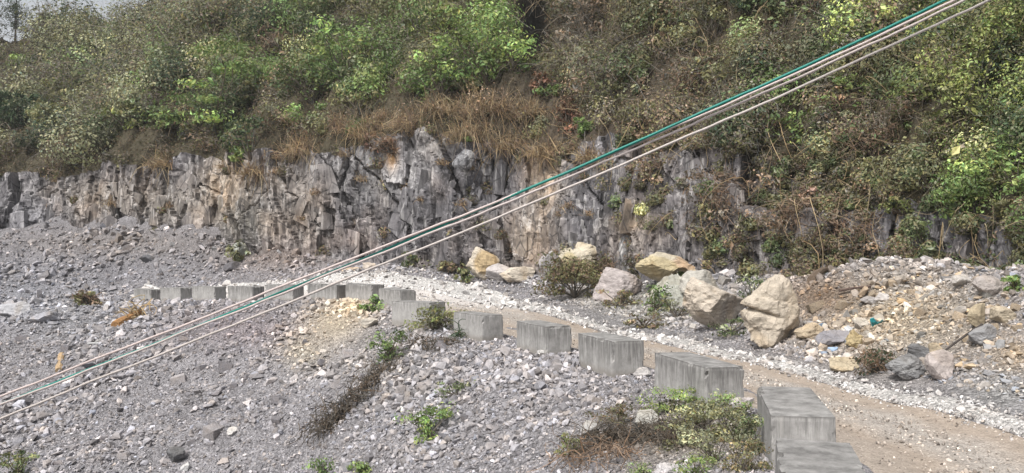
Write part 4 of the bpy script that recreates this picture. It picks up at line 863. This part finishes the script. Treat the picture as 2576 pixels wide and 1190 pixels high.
# points on the hillside, as dense as the slope looks
A3 = HLV[:-1, :-1].reshape(-1, 3); area = np.linalg.norm(np.cross(HLV[1:, :-1] - HLV[:-1, :-1], HLV[:-1, 1:] - HLV[:-1, :-1]), axis=-1).ravel()
xa, ya = proj(A3); vis = (xa > -750) & (xa < 2850) & (ya > -230)
wgt = area / np.maximum(A3[:, 1], 15) ** 2 * vis * np.where(np.exp(-((xa - 1338) / 30) ** 2) * sstep(150, 110, ya) > .4, .0, 1)
idx = rng.choice(len(A3), 1850, p=wgt / wgt.sum())
BOXES += [(46, 280, 44, 62, hit(46, 330, H_).y, True), (38, 60, 48, 70, 400., True)]
BX = np.array([b for b in BOXES if b[5]], float)
def blocked(x, y, d, R):
    """would this clump of undergrowth bury one of the named shrubs?"""
    rp = R / d * FPX * .55; e = ((x - BX[:, 0]) / (BX[:, 2] * .85 + rp)) ** 2 + ((y - rp * .8 - BX[:, 1]) / (BX[:, 3] * .85 + rp)) ** 2
    return bool(((e < 1) & (d < BX[:, 4] + .3)).any())
for i in idx:
    p = A3[i]; x, y = xa[i], ya[i]; k = region(x, y); d = p[1]; R = math.exp(rng.uniform(math.log(.016), math.log(.048))) * d; cnt = max(.6, (R / d / .019) ** 1.7)
    if k == 'straw': R *= .8
    _rp = R / d * FPX * .8
    if ((x - 1338) / (34 + _rp)) ** 2 + ((y - 55) / (90 + _rp)) ** 2 < 1: continue      # the dark hollow stays open
    if blocked(x, y, d, R):
        R *= .35; cnt *= .3
        if blocked(x, y, d, R): continue
    add_clump(k, p, d, R, cnt)
# leaf litter and low growth right on the soil between the shrubs
_m = 90000; _i = rng.choice(len(A3), _m, p=wgt / wgt.sum()); _p = A3[_i] + rng.normal(0, .25, (_m, 3)) * np.array([1, 1, .35]) + np.array([0, -.08, .1]); _d = A3[_i, 1]
V, F = leaves_geo(_p, unit(rdir(_m) + np.array([0, -.5, .6])), .0036 * _d * rng.uniform(.6, 1.6, _m), .0016 * _d); _c = palc('brown', _m); _g = rng.uniform(0, 1, _m); _c[_g < .3] = palc('straw', int((_g < .3).sum())) * .7; _c[_g > .7] = palc('olive', int((_g > .7).sum())) * .8
LA.add(V, F, np.repeat(_c * .6, 4, 0))
# creepers and dry growth hanging down over the right part of the cliff, thin tufts on the left part
A4 = CLV[:-1, :-1].reshape(-1, 3); x4, y4 = proj(A4); ar4 = np.linalg.norm(np.cross(CLV[1:, :-1] - CLV[:-1, :-1], CLV[:-1, 1:] - CLV[:-1, :-1]), axis=-1).ravel()
dens = sstep(1840, 2150, x4) * 1.0 + .14 * sstep(1400, 1700, x4) + .03
edge = np.tile(np.linspace(0, 1, NT)[None, :-1], (NS - 1, 1)).ravel(); dens = dens + .55 * sstep(.9, 1., edge) + .5 * sstep(.86, 1, edge) * sstep(1300, 1400, x4)
w4 = ar4 / np.maximum(A4[:, 1], 12) ** 2 * dens * (x4 > -200) * (x4 < 2850)
for i in rng.choice(len(A4), 1500, p=w4 / w4.sum()):
    p = A4[i]; d = p[1]; x, y = x4[i], y4[i]
    if x > 1500: k = rng.choice(['brown', 'grey', 'mid', 'olive'], p=[.42, .3, .13, .15] if x < 2300 else [.2, .2, .35, .25])
    else: k = rng.choice(['straw', 'brown', 'grey'], p=[.4, .4, .2])
    R = rng.uniform(.008, .017) * d * (1 if x > 1500 else .75)
    if blocked(x, y, d, R): continue
    add_clump(k, p, d, R)
# long bare vines over the right-hand slope
n = 650; sel = np.concatenate([A3[rng.choice(len(A3), n // 2, p=(wgt * (xa > 1350)) / (wgt * (xa > 1350)).sum())], A4[rng.choice(len(A4), n // 2, p=(w4 * (x4 > 1650)) / (w4 * (x4 > 1650)).sum())]])
dv = sel[:, 1]; b = sel + np.array([0, -1, .6]) * (dv * .018)[:, None]; P = sweeps(b, unit(rdir(n) * np.array([1, .35, 1]) + np.array([0, -.35, .5])), dv * rng.uniform(.02, .075, n), rng.uniform(.2, 1.6, n), 9, .14)
V, F = tubes_geo(P, (.00042 * dv)[:, None] * np.linspace(1, .5, 9)[None] * rng.uniform(.7, 1.5, (n, 1)), 3); DRY.add(V, F, np.repeat(palc('straw', n, warm=.05) * .85, 27, 0))
tag(LA.build('undergrowth', M_LEAF), 'tangled olive and brown undergrowth covering the whole hillside', 'undergrowth', kind='stuff')
tag(TW.build('dry_brush', M_TWIG), 'bare grey brushwood tangled through the hillside undergrowth', 'brush', kind='stuff')
tag(GR.build('dry_grass', M_TWIG), 'dry straw-coloured grass growing along the cliff lip', 'grass', kind='stuff')
tag(DRY.build('bare_vines', M_TWIG), 'pale bare vines looping over the right-hand slope', 'vines', kind='stuff')

# shrubs among the boulders
GD = ('ground',)
shrub(1445,750,185,112,'olive','wide olive bush growing over the boulders below the ochre-topped rock',GD,n=3600,mix=('brown',.35),leaf=.8)
shrub(1525,735,70,100,'brown','brown dry bush between the wide olive bush and the pinkish boulder',GD,'twig',mix=('olive',.4),leaf=.8)
shrub(1430,655,90,50,'mid','green sprig growing on top of the broken ochre boulder',GD,mix=('lime',.3),leaf=.8)
shrub(1645,790,75,90,'green','fresh green bush in front of the lichen-grey boulder',GD,mix=('mid',.5),leaf=.8)
shrub(1690,722,60,40,'green','small green shrub under the arched ochre boulder',GD,mix=('mid',.5),leaf=.8)
shrub(1620,825,100,40,'olive','low weeds at the edge of the white gravel under the fresh green bush',GD,mix=('brown',.4),leaf=.8,name='weed_clump',cat='weeds')
shrub(1700,800,110,60,'sage','grey-green weeds over the rubble between the pinkish boulder and the peaked tan one',GD,mix=('olive',.4),leaf=.8,name='weed_clump',cat='weeds')
shrub(1560,770,90,45,'olive','dry olive weeds at the foot of the broad pinkish boulder',GD,mix=('brown',.4),leaf=.8,name='weed_clump',cat='weeds')
shrub(1895,760,95,75,'mid','dark green bush in the gap between the two big tan boulders',GD,mix=('sage',.4),leaf=.8)
shrub(1835,842,110,45,'mid','low green weeds at the foot of the peaked tan boulder',GD,mix=('sage',.3),leaf=.8,name='weed_clump',cat='weeds')
shrub(1165,712,40,45,'mid','small grassy tuft left of the tall ochre boulder',GD,mix=('olive',.5),leaf=.8,name='weed_clump',cat='weeds')
shrub(1050,672,60,40,'mid','green tuft at the cliff foot between the cables',GD,mix=('olive',.5),leaf=.8,name='weed_clump',cat='weeds')
shrub(1130,690,60,35,'olive','olive tuft at the cliff foot left of the ochre boulder',GD,mix=('brown',.5),leaf=.8,name='weed_clump',cat='weeds')
shrub(2195,938,110,65,'brown','dark dead bush at the road edge left of the dark fractured boulder',GD,'twig',mix=('dark',.5),leaf=.7)
shrub(2555,732,55,40,'green','bright green leafy plant on the crest of the heap at the right edge',GD,mix=('lime',.3))
shrub(600,655,50,50,'olive','grey-green bush beside the mossy boulder at the cliff foot',GD,mix=('sage',.5))
shrub(225,770,70,40,'brown','brown dry tuft above the whitish stones at the far left',GD,'twig',mix=('olive',.4))
# plants on the bank
shrub(978,905,85,95,'green','upright green leafy shrub on the bank below the wide block',GD,mix=('mid',.5),leaf=.75)
shrub(1080,1110,115,95,'green','green leafy clump with narrow leaves on the lower bank',GD,mix=('lime',.25),leaf=.9)
shrub(936,790,60,50,'green','dense green bush at the foot of the chipped block at the bend',GD,mix=('mid',.4),leaf=.75)
shrub(1090,830,130,70,'olive','olive grass tuft between two blocks at the bend',GD,mix=('lime',.3),leaf=.7)
shrub(1150,995,90,35,'mid','low sparse green weeds on the bank below the sixth block',GD,mix=('sage',.3),leaf=.7,name='weed_clump',cat='weeds')
shrub(825,1195,90,45,'green','green leafy clump at the bottom edge, left one of a pair',GD,mix=('mid',.4),leaf=.8)
shrub(905,1192,60,35,'lime','green leafy clump at the bottom edge, right one of a pair',GD,mix=('green',.5),leaf=.8)
shrub(45,1195,100,60,'mid','dark green tuft in the bottom left corner',GD,mix=('olive',.5),leaf=.8)
shrub(1750,1200,85,55,'lime','bright green leafy plant at the bottom edge beside the nearest block',GD,mix=('green',.5),leaf=.8)
shrub(1435,1150,70,60,'lime','yellow-green weed clump left of the dry stalks at the bottom',GD,mix=('olive',.5),leaf=.6,name='weed_clump',cat='weeds')
shrub(1680,1040,130,70,'green','green nettle-like weeds against the left foot of the tall streaked block',GD,mix=('lime',.4),leaf=.6,name='weed_clump',cat='weeds')
shrub(1770,1080,210,90,'sage','sage green weeds spread below the tall streaked block',GD,mix=('olive',.5),leaf=.78,name='weed_clump',cat='weeds')
shrub(1850,1110,140,90,'olive','olive weeds filling the space left of the dark-topped block',GD,mix=('sage',.5),leaf=.78,name='weed_clump',cat='weeds')
shrub(1870,1185,110,90,'olive','yellowish weeds and dead leaves against the nearest block',GD,mix=('straw',.4),leaf=.78,name='weed_clump',cat='weeds')
shrub(1620,1195,80,40,'green','pale green weed sprig at the bottom edge left of the white mound',GD,mix=('sage',.5),leaf=.6,name='weed_clump',cat='weeds')
shrub(1720,1125,120,60,'sage','pale sage weeds in the middle of the weedy corner beside the blocks',GD,mix=('olive',.5),leaf=.78,name='weed_clump',cat='weeds')
shrub(1815,1060,130,75,'sage','pale green weeds right under the streaked block corner',GD,mix=('green',.4),leaf=.75,name='weed_clump',cat='weeds')
shrub(1885,1140,80,110,'sage','tall weeds brushing the side of the dark-topped block',GD,mix=('mid',.4),leaf=.75,name='weed_clump',cat='weeds')
shrub(1800,1165,150,85,'sage','mixed olive weeds above the bright green plant at the bottom',GD,mix=('sage',.5),leaf=.78,name='weed_clump',cat='weeds')
shrub(1560,1070,140,60,'olive','sparse olive weeds at the upper edge of the dry stalks',GD,mix=('brown',.5),leaf=.55,name='weed_clump',cat='weeds')
def brush(pts, label, npx, hpx, kind, n):
    """a matted patch of dead stalks lying along a line on the ground"""
    ps = [np.array(hit(x, y, GD)) for x, y in pts]; root = empty('dead_brush', ps[0], label, 'dead brush'); st, lf = Acc(), Acc(); g = np.random.default_rng(len(label))
    t = g.uniform(0, len(ps) - 1.001, n); i = t.astype(int); f = (t - i)[:, None]; A = np.array(ps); b = A[i] * (1 - f) + A[i + 1] * f - A[0]; dd = A[0][1]; k = dd / FPX
    b = b + g.normal(0, npx * k * .5, (n, 3)) * np.array([1, 1, .12]); b[:, 2] += g.uniform(0, .4, n) * hpx * k
    run = unit(A[-1] - A[0]); D = unit(run * g.choice([-1, 1], (n, 1)) * .7 + rdir(n, g) * .8 + np.array([0, -.1, .25])); P = sweeps(b, D, hpx * k * g.uniform(.4, 1.9, n) * (.6 + .4 * np.sin(t * 2.1) ** 2), g.uniform(.1, .8, n), 6, .12, g)
    V, F = tubes_geo(P, max(.00045 * dd, .0025) * np.linspace(1.2, .5, 6)[None] * g.uniform(.6, 1.5, (n, 1)), 3); st.add(V, F, np.repeat(palc(kind, n, g, .08), 18, 0)); st.build('stalks', M_TWIG, root)
    m = n; Pn = b[g.integers(0, n, m)] + g.normal(0, 5 * k, (m, 3)); V, F = leaves_geo(Pn, rdir(m, g), np.full(m, 5 * k), np.full(m, 3 * k), g); lf.add(V, F, np.repeat(palc('brown', m, g), 4, 0)); lf.build('dead_leaves', M_LEAF, root)
brush([(985,925),(930,980),(870,1040),(810,1095)],'strip of dark brown dead brush running down the bank below the green shrub',46,38,'rust',950)
brush([(1480,1130),(1560,1110),(1650,1100),(1720,1120)],'mat of dry brown stalks beside the weeds at the bottom',60,66,'rust',750)
brush([(1420,1170),(1520,1160),(1600,1150)],'thin dry stalks at the bottom edge left of the white mound',60,80,'brown',150)
brush([(1180,840),(1160,850)],'dead black twigs at the left end of a roadside block',22,40,'dark',120)
brush([(1040,860),(1080,880),(1130,860)],'dry brown twigs under the olive grass tuft at the bend',40,30,'rust',220)

# palm, conifer and bare trees up on the left
def palm(x, yb, hpx):
    p = np.array(hit(x, yb, H_)); k = p[1] / FPX; H = hpx * k; root = empty('palm_tree', p, 'small fan palm standing in the growth near the left edge', 'palm tree'); g = np.random.default_rng(3)
    tr = np.stack([np.zeros(6), np.zeros(6), np.linspace(-.3, H * .6, 6)], 1); a = Acc(); V, F = tubes_geo(tr[None], np.full((1, 6), .13), 8); a.add(V, F, np.tile((.1, .08, .06), (len(V), 1))); a.build('trunk', M_TWIG, root)
    a = Acc(); top = np.array([0, 0, H * .6])
    for i in range(26):
        dr = unit(np.array([math.cos(i * 2.4), math.sin(i * 2.4), g.uniform(-.7, .9)])); c = top + dr * H * .33
        n = 15; sp = unit(dr[None] + g.normal(0, .35, (n, 3))); P = sweeps(np.tile(c, (n, 1)), sp, H * .32, .35, 5, .02, g); V, F = tubes_geo(P, np.linspace(.07, .015, 5)[None].repeat(n, 0), 3); a.add(V, F, np.repeat(palc('dark', n, g) * 1.2, 15, 0))
        V, F = tubes_geo(np.linspace(top, c, 4)[None], np.full((1, 4), .025), 4); a.add(V, F, np.tile((.06, .08, .03), (len(V), 1)))
    a.build('fronds', M_TWIG, root)
palm(46, 330, 105)
def ridge_tree(x, yb, hpx, wpx, label, bare, kind='dark'):
    p = hit(x, yb, H_) or hit(x, yb + 40, H_)
    if p is None: return
    p = np.array(p); k = p[1] / FPX; H, W = hpx * k, wpx * k; g = np.random.default_rng(int(x) + 5); root = empty('conifer_tree' if not bare else 'bare_tree', p, label, 'tree'); a, b = Acc(), Acc()
    tr = np.stack([np.linspace(0, .03 * H, 8), np.zeros(8), np.linspace(-1, H, 8)], 1); V, F = tubes_geo(tr[None], np.linspace(H * .022, .03, 8)[None], 6); a.add(V, F, np.tile((.07, .06, .055), (len(V), 1))); a.build('trunk', M_TWIG, root)
    n = 70; z = g.uniform(.25, .98, n); D = unit(g.normal(0, 1, (n, 3)) * np.array([1, 1, .25]) + np.array([0, 0, .1 if not bare else .8])); L = W * .5 * (1.15 - z) + .3; P = sweeps(np.stack([0 * z, 0 * z, z * H], 1), D, L, np.full(n, .25 if not bare else 0), 5, .06, g)
    V, F = tubes_geo(P, .05 * np.linspace(1, .4, 5)[None].repeat(n, 0), 3); b.add(V, F, np.repeat(palc('grey', n, g) * .6, 15, 0))
    if not bare:
        m = 40; i = g.integers(0, 5, (n, m)); c = P[np.arange(n)[:, None], i] + g.normal(0, .25, (n, m, 3)); c = c.reshape(-1, 3); V, F = leaves_geo(c, rdir(len(c), g), .3, .12, g); b.add(V, F, np.repeat(palc(kind, len(c), g), 4, 0))
    else:
        m = 6; i = g.integers(1, 5, (n, m)); c = P[np.arange(n)[:, None], i].reshape(-1, 3); Q = sweeps(c, unit(rdir(len(c), g) + np.array([0, 0, .6])), W * .2, .1, 4, .08, g); V, F = tubes_geo(Q, np.full((len(c), 4), .03), 3); b.add(V, F, np.repeat(palc('grey', len(c), g) * .7, 12, 0))
    b.build('crown', M_TWIG if bare else M_LEAF, root)
ridge_tree(38, 105, 135, 105, 'dark blue-green conifer against the sky in the top left corner', False)
for x, y, h_, lb in [(110,60,60,'bare tree on the skyline just right of the dark conifer'),(165,50,55,'bare tree on the skyline between two other bare ones, left one'),(225,35,45,'bare tree on the skyline where the sky begins to close'),(300,25,40,'bare tree on the skyline at the end of the open sky')]:
    ridge_tree(x, y, h_, 60, lb, True)
# ------------------------------------------------------------------ wood, bag and other litter
def log(p0, p1, r, col, label, end=(.5, .3, .12), name='log', lift=.5, taper=1., ends=True):
    A, B = np.array(hit(*p0, GD)), np.array(hit(*p1, GD)); A[2] += r * lift; B[2] += r * lift; L = np.linalg.norm(B - A)
    t = np.linspace(0, 1, 14)[:, None]; P = A * (1 - t) + B * t; P[:, 2] += .06 * L * np.sin(t[:, 0] * 3) * .3
    R = r * np.linspace(1, taper, 14) * (1 + .12 * vnoise(np.stack([t[:, 0] * 6, t[:, 0] * 0, t[:, 0] * 0 + r * 50], -1), 4)); R = np.concatenate([[R[0] * .02], R, [R[-1] * .02]]); P = np.concatenate([P[:1], P, P[-1:]]); P[0] -= (P[2] - P[1]) * .02; P[-1] += (P[2] - P[1]) * .02
    V, F = tubes_geo(P[None], R[None], 9); C = np.tile(col, (len(V), 1)).astype(float)
    a = Acc(); a.add(V, F, C); o = a.build(name, M_WOOD, smooth=False, loc=A); return tag(o, label, 'log' if name == 'log' else name.replace('_', ' ')), A, B
lg, A, B = log((290,826),(352,792), .26, (.36,.2,.09), 'rusty brown log with torn roots lying on the rubble left of the far blocks', taper=.7)
g = np.random.default_rng(9); n = 46; rt = Acc(); b = np.tile(B - A, (n, 1)) * g.uniform(.5, 1, (n, 1)); P = sweeps(b, unit(rdir(n, g) + np.array([0, 0, .5])), g.uniform(.5, 1.5, n), .5, 8, .25, g); V, F = tubes_geo(P, .035 * np.linspace(1, .4, 8)[None].repeat(n, 0), 4); rt.add(V, F, np.repeat(palc('straw', n, g), 32, 0)); rt.build('roots', M_TWIG, lg)
log((148,938),(155,898), .17, (.42,.3,.18), 'short pale log with a broken orange end on the left rubble, above the cables', taper=.85)
log((222,866),(256,866), .06, (.4,.4,.4), 'thin grey plank lying on the left rubble, lower of two', name='plank')
log((240,862),(278,850), .06, (.45,.44,.43), 'thin grey plank lying on the left rubble, tilted upper one', name='plank')
log((2040,718),(2085,690), .16, (.16,.12,.09), 'dark driftwood log lying behind the stacked tan boulder', taper=.6, lift=1.2)
log((2335,938),(2470,838), .025, (.07,.06,.055), 'long thin dark stick leaning across the right side of the heap', name='stick', lift=8)
log((2110,745),(2190,735), .035, (.1,.07,.06), 'dark thin stick lying on the back of the heap', name='stick', lift=5)
log((2160,930),(2230,905), .02, (.1,.08,.06), 'thin dark stick over the dead bush at the road edge', name='stick', lift=10)
p = np.array(hit(2204, 830, GD)); U_, V_ = np.meshgrid(np.linspace(-1, 1, 22), np.linspace(-1, 1, 14), indexing='ij'); k = p[1] / FPX
q = np.stack([U_ * 17 * k, V_ * 8 * k, 0 * U_], -1); q[..., 2] = .07 + .06 * fbm(q * 9, 3, 3) + .1 * np.abs(U_) ** 2 - .06 * V_; q[..., 0] *= 1 - .35 * np.abs(V_)
a = Acc(); a.add(q, grid_faces(22, 14)); o = a.build('plastic_bag', make_plain('plastic', (.03,.3,.34), .35, .5), smooth=True); o.location = p + np.array([0, 0, .1]); o.modifiers.new('thickness', 'SOLIDIFY').thickness = .006
tag(o, 'crumpled teal plastic bag lying on the debris heap', 'plastic bag')

# ------------------------------------------------------------------ the air: far growth fades a little
mhz = bpy.data.materials.new('haze'); mhz.use_nodes = True; nz = mhz.node_tree; nz.nodes.clear(); oz = nz.nodes.new('ShaderNodeOutputMaterial'); pv = nz.nodes.new('ShaderNodeVolumePrincipled')
pv.inputs['Color'].default_value = (.97, .985, 1, 1); pv.inputs['Density'].default_value = .00035; nz.links.new(pv.outputs[0], oz.inputs['Volume'])
bx0, bx1, by0, by1, bz0, bz1 = -400, 300, -60, 320, -60, 130
V = np.array([(x, y, z) for x in (bx0, bx1) for y in (by0, by1) for z in (bz0, bz1)]); F = np.array([(0, 1, 3, 2), (4, 6, 7, 5), (0, 4, 5, 1), (2, 3, 7, 6), (0, 2, 6, 4), (1, 5, 7, 3)])
a = Acc(); a.add(V, F); hz = a.build('haze', mhz); tag(hz, 'thin pale air that softens the far hillside', 'haze', kind='stuff')
